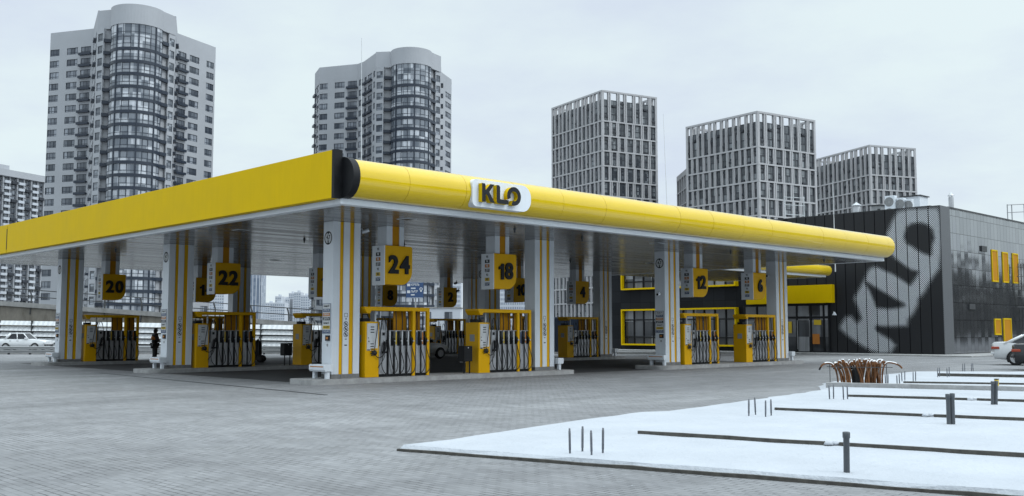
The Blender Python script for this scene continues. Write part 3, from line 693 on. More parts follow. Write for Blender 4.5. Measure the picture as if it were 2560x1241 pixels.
        mb.tube(bez((xc+.03, .0, 1.03), (xc+.05, -.05, .75), (xc+.20+e, -.07, .45), (xc+.17+e, -.05, .32), 10) + bez((xc+.17+e, -.05, .32), (xc+.15+e, -.05, .16), (xc+.06, -.04, .10), (xc+.02, .02, .06), 8)[1:], .014, 6)
        mb.tube([(x+w*.55, .14, 2.14), (x+w*.56+.01, .12, 1.80), (x+w*.6, .12, 1.49)], .017, 6); mb.build('hose', M['rubber'], b)
    mb = MB(); mb.box(.575, 1.91, D-.10, D-.04, .09, 1.49); mb.box(2.06, 2.53, D-.10, D-.04, .09, 1.49); mb.build('rear_panel', M['steel'], t, .006)
    return t
NUM = {(0,0,0): '24', (0,0,1): '18', (1,0,0): '12', (1,0,1): '6', (0,1,0): '22', (0,1,1): '16', (1,1,0): '10', (1,1,1): '4', (0,2,0): '20', (0,2,1): '14', (1,2,0): '8', (1,2,1): '2'}
PX = (1.18, 6.08)
proto = make_pump()
for i, j, o in ISLES:
    for e in (0, 1):
        t = proto if (i, j, e) == (0, 0, 0) else copy_tree(proto)
        t.location = (o.x + PX[e], o.y - .13, ISL); t['group'] = 'yellow fuel pumps on the islands'
        t['label'] = f'yellow fuel pump with black hoses under the hanging sign {NUM[(i, j, e)]}'
# ------------------------------------------------------------------ hanging number signs
def make_sign(num):
    t = thing('hanging_sign', f'yellow hanging pump sign with black number {num} on a striped post', 'sign', group='hanging pump number signs')
    W_, H_, D_, r = 1.14, 1.29, .66, .46
    prof = [(0, 0), (0, H_)] + [(W_-.04, H_), (W_, H_-.04)] + [(W_ - r + r*math.cos(R(a)), r + r*math.sin(R(a))) for a in range(0, -91, -9)]
    mb = MB(); mb.prism(prof, lambda p, q, tt: (p, tt, q), 0, D_, 0); body = mb.build('sign_box', M['pump_yellow'], t, .012, True)
    mb = MB(); cw_ = .40; gap_ = .07; tot = sum(.24 if ch == '1' else cw_ for ch in num) + gap_*(len(num)-1); xx = W_*.50 - tot/2
    for ch in num:
        w1 = .24 if ch == '1' else cw_
        if ch == '1':
            z0, z1 = H_*.49-.29, H_*.49+.29; p1 = [(xx+.11, z0), (xx+.24, z0), (xx+.24, z1), (xx+.14, z1), (xx+.10, z1-.08), (xx, z1-.12), (xx, z1-.22), (xx+.11, z1-.19)]
            mb.prism(p1, lambda p, q, tt: (p, tt, q), -.065, -.005, 0)
        else: text_into(mb, ch, .80, (xx + w1/2, -.035, H_*.49), (1,0,0), (0,0,1), 0, .028, .03, width=w1)
        xx += w1 + gap_
    mb.build('number', M['ink'], body)
    mb = MB(); mb.box(-.03, .004, 0, D_, -.02, H_)
    mb.build('side_panel', M['white'], t, .006)
    mb = MB()
    for k, mi in enumerate((0, 1, 2, 3, 0, 4, 5)):
        z = H_ - .12 - k*.165; y0, y1 = D_*.5-.12, D_*.5+.12
        mb.box(-.036, -.0305, y0, y1, z-.06, z+.06, 6 if mi == 0 else mi)
        text_into(mb, ('95', '98', '95', 'ДП', '92', '95', 'ГАЗ')[k], .11, (-.0375, D_*.5, z), (0,-1,0), (0,0,1), 1 if mi in (0, 4) else 0, .004)
    mb.build('grade_labels', [M['paper'], M['ink'], M['orange'], M['dark'], M['ylabel'], M['blue'], M['white']], t)
    top = SOF - .002 - (3.16)
    mb = MB(); mb.box(.12, .36, .08, .58, H_, top); mb.box(.65, .84, .08, .58, H_, top); mb.build('post', M['white'], t, .006)
    mb = MB(); mb.box(.362, .648, .10, .56, H_, top-.002); mb.build('post_stripe', M['yellow_dk'], t)
    return t
for i, j, o in ISLES:
    for e in (0, 1):
        t = make_sign(NUM[(i, j, e)]); t.location = (o.x + PX[e] + .78, o.y - .09, 3.16)
# ------------------------------------------------------------------ small things on the islands
def bin_(x, y, lab):
    t = thing('waste_bin', lab, 'bin', (x, y, ISL), 0, 'black waste bins on legs')
    mb = MB(); mb.box(0, .40, 0, .34, .42, .96); mb.build('box', M['black'], t, .02)
    for dx in (.05, .31):
        m2 = MB(); m2.box(dx, dx+.035, .06, .095, 0, .42); m2.build('leg', M['black'], t)
    mb = MB(); mb.disc((.2, -.003, .90), .022, (1,0,0), (0,0,1), 0, 12); mb.build('lock', M['paper'], t)
bin_(UA + 5.42, V0 - .10, 'black waste bin on legs beside the pump under sign 18')
bin_(UA + 5.25, V0 + PITCH_Y - .10, 'black waste bin on legs beside the pump under sign 16')
p = at_z(648, 906, 0)
t = thing('hose_trolley', 'black two-wheeled extinguisher trolley standing behind the pump under sign 22', 'trolley', (p.x, p.y, 0), YAW - R(90))
mb = MB(); mb.lathe([(.05, .12), (.20, .16), (.22, .3), (.22, .95), (.16, 1.08), (.06, 1.12), (.05, 1.2)], (-.1, 0, 0), n=18); mb.build('tank', M['black'], t)
mb = MB(); mb.tube([(-.02, .2, .15), (.02, .2, 1.25), (.1, .2, 1.42), (.1, -.2, 1.42), (.02, -.2, 1.25), (-.02, -.2, .15)], .022, 8); mb.build('handle', M['dark'], t)
for s in (-1, 1):
    mb = MB(); mb.lathe([(.05, -.04), (.19, -.03), (.19, .03), (.05, .04)], (.1, s*.27, .19), 'Y', 18); mb.build('wheel', M['rubber'], t)
def camera_(px, py, x=None, y=None, lab='', dark=False, d=(-1, -.4, -.2)):
    p = at_x(px, py, x) if x is not None else at_y(px, py, y); d = Vector(d).normalized(); mm = M['dark'] if dark else M['white']
    t = thing('security_camera', lab, 'camera', p, 0, 'security cameras on the columns')
    mb = MB(); mb.tube([d*-.05, d*.05, d*.18], [.05, .06, .06], 12); mb.build('camera_body', mm, t)
    mb = MB(); mb.tube([d*.17, d*.19], .05, 12); mb.build('lens', M['black'], t)
    mb = MB(); mb.tube([(0, 0, 0), -d*.06 + Vector((0, 0, .12)), -d*.10 + Vector((0.05, 0.1, .12))], .02, 6); mb.build('bracket', mm, t)
camera_(909, 580, y=V0+.2, lab='white security camera high on the front row column by sign 24', d=(.8, -.5, .35))
camera_(1648, 736, x=UB-.16, lab='white security camera on the price board column left of sign 12', d=(-1, -.2, -.1))
camera_(1920, 691, x=UB+9.0, lab='white security camera on the end column right of sign 6', d=(-1, -.2, 0))
camera_(1141, 708, x=UB-.2, lab='upper black security camera on the column left of sign 18', dark=True)
camera_(1146, 727, x=UB-.2, lab='lower black security camera on the column left of sign 18', dark=True)
# ------------------------------------------------------------------ dark shop building
SX, SY, SH = 65.92, 27.20, 9.95
shop = thing('shop_building', 'black clad station shop with huge tilted pale dotted lettering and yellow framed windows', 'building', (SX, SY, 0))
def sbuild(mb, name, mats, parent=shop, bevel=0, fix=False):
    mb.v = [(p[0]-SX, p[1]-SY, p[2]) for p in mb.v]; return mb.build(name, mats, parent, bevel, fix)
mb = MB(); mb.box(SX+.02, SX+.5, SY+.02, 57, 0, SH-.02, 0); mb.box(SX+.5, 110, 56.6, 57, 0, SH-.02, 0); sbuild(mb, 'front_wall', M['clad_front'])
mb = MB(); mb.box(67.45, 110, SY+.12, SY+.5, 0, SH-.06, 0); mb.box(67.40, 110, SY+.02, SY+.13, SH-.05, SH+.05, 1); mb.box(67.45, 110, SY+.05, SY+.125, 0, .12, 1); sbuild(mb, 'side_wall', [M['clad_side'], M['dark']])
mb = MB(); mb.box(SX+.5, 110, SY+.5, 57, SH-.6, SH-.35); sbuild(mb, 'roof', M['grey'])
mb = MB(); mb.box(SX-.02, SX+.52, SY+.6, 57, SH-.02, SH+.04); sbuild(mb, 'roof_edge', M['dark'])
def mat_perf(name, ink):
    m, nt, bs = nodes(name); p = pos(nt); sx = N(nt, 'ShaderNodeSeparateXYZ'); nt.links.new(p, sx.inputs[0])
    h = sx.outputs['Y'] if ink else mth(nt, 'ADD', sx.outputs['X'], sx.outputs['Y'])
    per = .135
    a = mth(nt, 'ADD', h, sx.outputs['Z']); b = mth(nt, 'SUBTRACT', h, sx.outputs['Z'])
    fa = mth(nt, 'ABSOLUTE', mth(nt, 'SUBTRACT', mth(nt, 'FRACT', mth(nt, 'DIVIDE', a, per)), .5)); fb = mth(nt, 'ABSOLUTE', mth(nt, 'SUBTRACT', mth(nt, 'FRACT', mth(nt, 'DIVIDE', b, per)), .5))
    d = mth(nt, 'SQRT', mth(nt, 'ADD', mth(nt, 'MULTIPLY', fa, fa), mth(nt, 'MULTIPLY', fb, fb)))
    if ink:
        at = N(nt, 'ShaderNodeAttribute', attribute_name='pattern'); k = at.outputs['Fac']
        dot = mth(nt, 'LESS_THAN', d, mth(nt, 'MULTIPLY', k, .42))
        c = mixc(nt, dot, (.014, .015, .018), (.62, .65, .69)); rough = .45
    else:
        c = mixc(nt, mth(nt, 'LESS_THAN', d, .30), (.13, .138, .15), (.05, .052, .056)); rough = .4
    nt.links.new(c, bs.inputs['Base Color']); bs.inputs['Roughness'].default_value = rough; bs.inputs['Specular IOR Level'].default_value = .35; return m
M['perf_mural'] = mat_perf('perforated_mural', True); M['perf_grey'] = mat_perf('perforated_grey', False)
mb = MB(); mb.box(SX-.0, 67.44, SY-.04, SY+.02, 0, SH); sbuild(mb, 'corner_return', M['perf_grey'])
# mural: traced in facade coordinates (y, z)
def fz(x, y): p = at_x(1960 + x/2.585, 480 + y/2.585, SX); return (p.y, p.z)
light = [[(725,120),(790,100),(905,95),(1003,88),(1022,140),(1030,200),(1034,300),(1030,400),(1018,500),(965,575),(950,600),(925,650),(882,700),(878,735),(850,790),(818,830),(806,880),(700,885),(612,882),(640,912),(700,945),(738,990),(700,1055),(625,1058),(560,1040),(470,985),(400,935),(352,890),(352,865),(372,825),(400,795),(440,790),(474,832),(490,815),(470,760),(445,700),(445,680),(470,635),(520,545),(530,510),(560,480),(600,468),(640,462),(690,420),(655,330),(655,265),(690,185)]]
darkp = [[(800,235),(830,213),(880,208),(925,220),(955,250),(965,300),(950,340),(945,402),(910,392),(870,372),(835,345),(800,330),(785,290)],
         [(600,455),(650,450),(700,425),(725,445),(770,478),(820,512),(862,520),(850,545),(815,595),(770,562),(705,522),(660,505),(610,478)],
         [(535,590),(580,620),(640,655),(700,690),(775,730),(740,742),(680,748),(605,742),(590,700),(565,640)],
         [(606,878),(640,890),(806,890),(806,960),(748,985),(700,935),(650,905),(610,895)]]
light = [[fz(*q) for q in pl] for pl in light]; darkp = [[fz(*q) for q in pl] for pl in darkp]
def sdist(poly, x, y):
    inside = False; d2 = 1e9; n = len(poly)
    for i in range(n):
        x0, y0 = poly[i]; x1, y1 = poly[(i+1) % n]; ex, ey = x1-x0, y1-y0
        t = max(0, min(1, ((x-x0)*ex + (y-y0)*ey) / (ex*ex + ey*ey + 1e-12))); dx, dy = x-(x0+ex*t), y-(y0+ey*t); d2 = min(d2, dx*dx+dy*dy)
        if (y0 > y) != (y1 > y) and x < (x1-x0)*(y-y0)/(y1-y0) + x0: inside = not inside
    d = math.sqrt(d2); return d if inside else -d
def inkval(y, z):
    l = max(sdist(p, y, z) for p in light); k = min(1, max(0, (l + .12) / .42))
    for p in darkp:
        d = sdist(p, y, z); k *= 1 - min(1, max(0, (d + .22) / .32))
    return k
mb = MB(); vals = []
pw = .752; y1 = SY
for col in range(15):
    a, b = SY + pw*col + (.0 if col == 0 else .028), SY + pw*(col+1) - .028
    ny, nz = 5, 74; o0 = len(mb.v); vs = []
    for iz in range(nz+1):
        for iy in range(ny+1):
            y, z = a + (b-a)*iy/ny, SH*iz/nz; vs.append((SX-.04, y, z)); vals.append(inkval(y, z) if y < 38.6 else 0)
    fs = [(iz*(ny+1)+iy, (iz+1)*(ny+1)+iy, (iz+1)*(ny+1)+iy+1, iz*(ny+1)+iy+1) for iz in range(nz) for iy in range(ny)]
    mb.add(vs, fs, 0)
    mb.add([(SX-.04, a, 0), (SX+.02, a, 0), (SX+.02, a, SH), (SX-.04, a, SH)], [(0,1,2,3)], 1); vals += [0]*4
    mb.add([(SX-.04, b, 0), (SX+.02, b, 0), (SX+.02, b, SH), (SX-.04, b, SH)], [(0,3,2,1)], 1); vals += [0]*4
mo = sbuild(mb, 'lettering_mural', [M['perf_mural'], M['black']])
at = mo.data.attributes.new('pattern', 'FLOAT', 'POINT'); at.data.foreach_set('value', vals)
# yellow framed windows of the front
def fwin(y0, y1, z0, z1, splits, zs, lab=None, dep=.42):
    mb = MB(); t = .13; X0 = SX - dep
    mb.box(X0, SX+.03, y0, y1, z0, z0+t); mb.box(X0, SX+.03, y0, y1, z1-t, z1); mb.box(X0, SX+.03, y0, y0+t, z0+t, z1-t); mb.box(X0, SX+.03, y1-t, y1, z0+t, z1-t)
    f = sbuild(mb, 'window', M['yellow'], shop, .008)
    mb = MB(); mb.add([(SX-.02, y0+t, z0+t), (SX-.02, y1-t, z0+t), (SX-.02, y1-t, z1-t), (SX-.02, y0+t, z1-t)], [(0, 3, 2, 1)]); sbuild(mb, 'pane', M['shop_glass'], f)
    mb = MB()
    for k in range(splits+1):
        y = y0 + t + (y1-y0-2*t)*k/splits; mb.box(SX-.10, SX-.021, y-.05, y+.05, z0+t, z1-t)
    for z in zs: mb.box(SX-.09, SX-.022, y0+t, y1-t, z-.05, z+.05)
    sbuild(mb, 'mullion', M['black'], f)
    return f
fwin(42.85, 54.25, 5.08, 7.2, 11, (5.75,)); f = fwin(42.85, 54.25, .42, 3.44, 11, (2.55, 1.1))
mb = MB(); mb.box(SX-.45, SX-.02, 34.84, 41.9, 3.63, 4.93); sbuild(mb, 'yellow_fascia', M['yellow'], shop, .01)
# glazed entrance
mb = MB(); mb.add([(SX-.055, 35.3, .05), (SX-.055, 42.3, .05), (SX-.055, 42.3, 3.5), (SX-.055, 35.3, 3.5)], [(0, 3, 2, 1)]); ent = sbuild(mb, 'entrance_glazing', M['shop_glass'])
mb = MB()
for y in (35.3, 35.71, 36.72, 37.85, 38.9, 40.0, 41.2, 42.3): mb.box(SX-.12, SX-.056, y-.06, y+.06, .02, 3.55)
mb.box(SX-.115, SX-.0565, 35.3, 42.3, 2.52, 2.68); mb.box(SX-.115, SX-.0565, 35.3, 42.3, 0.02, .14); mb.box(SX-.115, SX-.0565, 35.3, 42.3, 3.45, 3.55)
sbuild(mb, 'glazing_frame', M['black'], ent)
mb = MB(); mb.tube([(SX-.15, 37.78, .3), (SX-.15, 37.78, 2.4)], .022, 8); sbuild(mb, 'door_handle', M['steel'], ent)
for y0, y1, z0, z1, mm in ((35.89, 36.47, 2.06, 2.42, 'ylabel'), (36.05, 36.6, .68, 1.41, 'orange'), (38.25, 38.55, 1.46, 2.31, 'ylabel')):
    mb = MB(); mb.box(SX-.128, SX-.122, y0, y1, z0, z1); sbuild(mb, 'poster', M[mm], ent)
p = at_x(2086, 785, SX-.3)
lt = thing('wall_lamp', 'white spotlight on the dark wall right of the entrance', 'lamp', p)
mb = MB(); mb.lathe([(.03, .14), (.06, .1), (.16, -.08), (.15, -.10)], (0, 0, 0), n=16); mb.build('lamp_shade', M['white'], lt)
mb = MB(); mb.tube([(.22, .12, .06), (0, .08, .18), (0, 0, .13)], .02, 6); mb.build('arm', M['grey'], lt)
# side wall windows and door
def swin(pa, pb, nm):
    a, b = at_y(pa[0], pa[1], SY+.1), at_y(pb[0], pb[1], SY+.1); x0, x1, z1, z0 = a.x, b.x, a.z, b.z; t = .10
    mb = MB(); Y0 = SY + .06
    mb.box(x0, x1, Y0, SY+.12, z0, z0+t); mb.box(x0, x1, Y0, SY+.12, z1-t, z1); mb.box(x0, x0+t, Y0, SY+.12, z0+t, z1-t); mb.box(x1-t, x1, Y0, SY+.12, z0+t, z1-t)
    f = sbuild(mb, nm, M['yellow'], shop, .006)
    mb = MB(); mb.box(x0+t, x1-t, SY+.095, SY+.118, z0+t, z1-t); sbuild(mb, 'panel', M['yellow_dk'], f)
for q in (((2478,624),(2496,706)), ((2505,630),(2522,708)), ((2530,633),(2547,710))): swin(*q, 'window')
swin((2486,797),(2503,838), 'window'); swin((2508,796),(2531,882), 'door')
mb = MB(); a = at_y(2452, 620, SY+.1); mb.box(a.x, a.x+.95, SY+.02, SY+.115, a.z-.25, a.z+.15); b = at_y(2421, 762, SY+.1); mb.box(b.x, b.x+1.0, SY+.02, SY+.115, b.z-.32, b.z+.06); sbuild(mb, 'vent_grille', M['dark'], shop)
mb = MB()
for q in range(3): mb.tube([at_y(2545 + 7*q, 660, SY-.3), at_y(2551 + 7*q, 820, SY-.3)], .03, 6)
for z in (740-620, 780-620, 660-520): pass
for yy in (668, 692, 716, 742, 768): mb.tube([at_y(2543, yy, SY-.3), at_y(2562, yy, SY-.3)], .03, 6)
tag(mb.build('fire_ladder', M['dark']), 'dark metal ladder frame beside the yellow windows at the right edge', 'ladder')
# apron kerb in front of the shop
mb = MB(); mb.box(63.6, 110, 24.6, SY-.06, 0, .08); mb.box(63.6, SX-.06, SY-.06, 58, 0, .08); o = mb.build('pavement', M['concrete'], bevel=.015); o['kind'] = 'structure'
# link canopy between the pumps and the shop
lc = thing('link_canopy', 'smaller yellow canopy reaching from the pumps to the shop entrance', 'canopy', (48.2, 34.3, 0))
def lbuild(mb, nm, mats, bevel=0): mb.v = [(p[0]-48.2, p[1]-34.3, p[2]) for p in mb.v]; return mb.build(nm, mats, lc, bevel)
mb = MB(); mb.box(48.3, 63.8, 34.7, 43, 5.37, 5.9); lbuild(mb, 'soffit', M['soffit'])
mb = MB(); mb.box(48.2, 63.9, 34.4, 34.7, 5.36, 5.49); mb.box(63.8, 63.95, 34.7, 43, 5.36, 5.49); lbuild(mb, 'rim', M['white_rim'], .01)
def dp2(r): return [(34.5, 5.84 - r)] + [(34.42 - r*.9*math.cos(R(-90 + 180*i/20)), 5.84 + r*math.sin(R(-90 + 180*i/20))) for i in range(21)] + [(34.5, 5.84 + r)]
mb = MB(); mb.prism(dp2(.35), fx, 48.2, 64.2, 0, True); lbuild(mb, 'rounded_fascia', M['yellow_gloss'])
# roof equipment
def roofbox(nm, pa, pb, X, dep, mats, lab, cat, detail=None, group=None):
    a, b = at_x(pa[0], pa[1], X), at_x(pb[0], pb[1], X); y1, y0, z1 = a.y, b.y, a.z
    t = thing(nm, lab, cat, (X, y0, SH-.36), 0, group); w, h = y1-y0, z1-(SH-.36)
    mb = MB(); mb.box(0, dep, 0, w, 0, h); mb.build('housing', mats, t, .02)
    if detail == 'ac':
        for zc in (h-.45, h-1.25):
            mb = MB(); mb.disc((-.012, w*.55, zc), .34, (0,-1,0), (0,0,1), 0, 20)
            for r in (.10, .17, .24, .31): mb.ring((-.018, w*.55, zc), r, r+.012, (0,-1,0), (0,0,1), 1, 20)
            mb.build('fan_grille', [M['grey'], M['dark']], t)
    if detail == 'box':
        mb = MB(); mb.box(-.02, -.001, w*.05, w*.35, .3, .95, 0); mb.box(-.10, dep+.1, -.1, w+.1, h+.001, h+.07, 0); mb.build('cover', M['dark'], t)
g = 'air conditioning units on the shop roof'
roofbox('air_conditioner', (2211,491), (2237,525), 69.0, .45, M['white'], 'white air conditioning unit on the shop roof, leftmost and tallest', 'air conditioner', 'ac', g)
roofbox('air_conditioner', (2242,496), (2259,522), 69.2, .45, M['white'], 'white air conditioning unit in the middle of the row on the shop roof', 'air conditioner', 'ac', g)
roofbox('air_conditioner', (2263,499), (2279,520), 69.4, .45, M['white'], 'white air conditioning unit beside the large roof box', 'air conditioner', 'ac', g)
roofbox('ventilation_box', (2255,494), (2300,520), 71.5, 1.4, M['white'], 'large white ventilation box on the shop roof behind the air conditioners', 'ventilation', 'box')
roofbox('ventilation_box', (2178,516), (2202,530), 69.5, .7, M['grey'], 'low grey ventilation box on the shop roof left of the air conditioners', 'ventilation', 'box')
def stack(px_, ytop, X, r, lab):
    p = at_x(px_, ytop, X); t = thing('roof_vent', lab, 'vent', (X, p.y, SH-.36)); h = p.z - SH + .36
    mb = MB(); mb.lathe([(r, 0), (r, h-.42), (r*.9, h-.34)], (0,0,0), n=18); mb.build('flue', M['steel'], t)
    mb = MB(); mb.lathe([(r*1.35, h-.26), (r*1.3, h-.24), (.02, h)], (0,0,0), n=18)
    for a in range(3): mb.tube([(r*.7*math.cos(a*2.1), r*.7*math.sin(a*2.1), h-.42), (r*.7*math.cos(a*2.1), r*.7*math.sin(a*2.1), h-.24)], .015, 5)
    mb.build('cowl', M['steel'], t)
stack(2141, 506, 69.0, .28, 'short round roof vent left of the air conditioners'); stack(2377, 481, 69.5, .17, 'slim steel chimney with a pointed cowl above the grey corner')
mb = MB(); a0 = at_x(1965, 560, 72); 
for xx in (1963, 1985, 2011): q0 = at_x(xx, 565, 72); q1 = at_x(xx, 492, 72); mb.tube([q0, (q0.x, q0.y, q1.z)], .04, 6)
for yy in (494, 513, 537): mb.tube([at_x(1961, yy-1, 72), at_x(2012, yy+2, 72)], .03, 6)
tag(mb.build('roof_rail', M['paper']), 'thin white rail frame on the shop roof in front of the middle grid tower', 'rail')
mb = MB()
for xx in (2520, 2531, 2562, 2590): q0 = at_y(xx, 562, 32); q1 = at_y(xx, 512, 32); mb.tube([q0, (q0.x, q0.y, q1.z)], .045, 6)
for yy in (512, 531): mb.tube([at_y(2518, yy+1, 32), at_y(2600, yy-3, 32)], .04, 6)
tag(mb.build('roof_rail', M['grey']), 'grey rail frame on the shop roof at the right edge of the picture', 'rail')
# lightning rods
def rodm(q0, q1, r, lab):
    mb = MB(); mb.tube([q0, (q0 + q1)/2, q1], [r*1.4, r, r*.5], 6); tag(mb.build('lightning_rod', M['paper']), lab, 'lightning rod', 'thin lightning rods')
q = at_x(905, 425, 24); rodm(Vector((q.x, q.y, 5.9)), at_x(904, 95, 24), .018, 'thin white lightning rod on the canopy in front of the second round tower')
q = at_x(1671, 520, 46); rodm(Vector((q.x, q.y, 5.9)), at_x(1658, 285, 46), .020, 'thin leaning lightning rod between the first two grid towers')
q = at_x(2086, 585, 62); rodm(Vector((q.x, q.y, 5.6)), at_x(2082, 452, 62), .03, 'thin white lightning rod in front of the dark shop and the rightmost grid tower')
# ------------------------------------------------------------------ apartment towers
def XY(px, D, ref=300): p = at_d(px, ref, D); return Vector((p.x, p.y, 0))
class Bld:
    def __init__(s, name, label, cat, base, group=None):
        s.t = thing(name, label, cat, (base.x, base.y, 0), 0, group); s.o = Vector((base.x, base.y, 0)); s.parts = {}
    def out(s, mb, name, mats, parent=None, smooth=False):
        mb.v = [(p[0]-s.o.x, p[1]-s.o.y, p[2]) for p in mb.v]; return mb.build(name, mats, parent or s.t)
    def many(s, name, items, mats, cap=100):      # items: (priority, MB); the largest in view become parts, the rest one part
        items.sort(key=lambda q: -q[0])
        for _, mb in items[:cap]: s.out(mb, name, mats)
        if len(items) > cap:
            r = MB()
            for _, mb in items[cap:]:
                o = len(r.v); r.v += mb.v; r.f += [[i+o for i in f] for f in mb.f]; r.m += mb.m; r.sm += mb.sm
            s.out(r, name, mats)['kind'] = 'stuff'
def window_mesh(p, d, n, w, z0, z1, splits, transom=True, fr=.09):
    """p: middle of the opening on the facade line, d along, n outward. material 0 frame, 1 glass"""
    mb = MB(); a = p - d*(w/2) - n*.16; up = UPV
    q = lambda x0, x1, y0, y1, off: [a + d*x0 + up*y0 + n*off, a + d*x1 + up*y0 + n*off, a + d*x1 + up*y1 + n*off, a + d*x0 + up*y1 + n*off]
    mb.add(q(0, w, z0, z1, 0), [(0, 1, 2, 3)], 1)
    for x0, x1, y0, y1 in [(0, w, z0, z0+fr), (0, w, z1-fr, z1), (0, fr, z0+fr, z1-fr), (w-fr, w, z0+fr, z1-fr)]: mb.add(q(x0, x1, y0, y1, .05), [(0, 1, 2, 3)], 0)
    for k in range(1, splits): x = w*k/splits; mb.add(q(x-.055, x+.055, z0+fr, z1-fr, .05), [(0, 1, 2, 3)], 0)
    if transom: y = z0 + (z1-z0)*.30; mb.add(q(fr, w-fr, y-.05, y+.05, .055), [(0, 1, 2, 3)], 0)
    return mb
FH = 3.0
def wing(B, wall, wins, balcs, p, q, zt, zw, cols, sill=.85, wh=1.75, vis=60, thick=.4):
    """facade p->q (left to right seen from outside); cols: (t0, t1, kind, splits) as fractions of the length"""
    d = (q - p); L = d.length; d.normalize(); n = Vector((d.y, -d.x, 0))
    ob = lambda x0, x1, z0, z1, o=0.0, th=thick: wall.obox(p + d*x0 - n*(th-o) + UPV*z0, d*(x1-x0), n*th, UPV*(z1-z0))
    top = zw   # top of the highest window row
    nf = int((top - 1) / FH); ob(0, L, top, zt)
    for f in range(nf):
        z1 = top - f*FH; z0 = z1 - wh
        ob(0, L, z1 - FH if f < nf-1 else 0, z0)
        x = 0
        for c in sorted(cols):
            ob(x, c[0]*L, z0, z1); x = c[1]*L
            w = (c[1]-c[0])*L; mid = p + d*((c[0]+c[1])/2*L)
            zz0 = z0
            wins.append((z1 + (0 if z1 > 25 else -50), window_mesh(mid, d, n, w, zz0, z1, c[3])))
            if c[2] == 'b':
                bm_ = MB(); bw = w*.5 + .25
                bm_.obox(mid - d*bw + n*.0 + UPV*(z0-.52), d*(2*bw), n*.65, UPV*.46)
                bm_.obox(mid - d*(bw+.03) + n*.65 + UPV*(z0-.50), d*(2*bw+.06), n*.05, UPV*.60)
                balcs.append((z1 + (0 if z1 > 25 else -50), bm_))
        ob(x, L, z0, z1)
def circle3(a, b, c):
    ax, ay, bx, by, cx, cy = a.x, a.y, b.x, b.y, c.x, c.y
    d = 2*(ax*(by-cy)+bx*(cy-ay)+cx*(ay-by))
    ux = ((ax*ax+ay*ay)*(by-cy)+(bx*bx+by*by)*(cy-ay)+(cx*cx+cy*cy)*(ay-by))/d
    uy = ((ax*ax+ay*ay)*(cx-bx)+(bx*bx+by*by)*(ax-cx)+(cx*cx+cy*cy)*(bx-ax))/d
    o = Vector((ux, uy, 0)); return o, (o-a).length
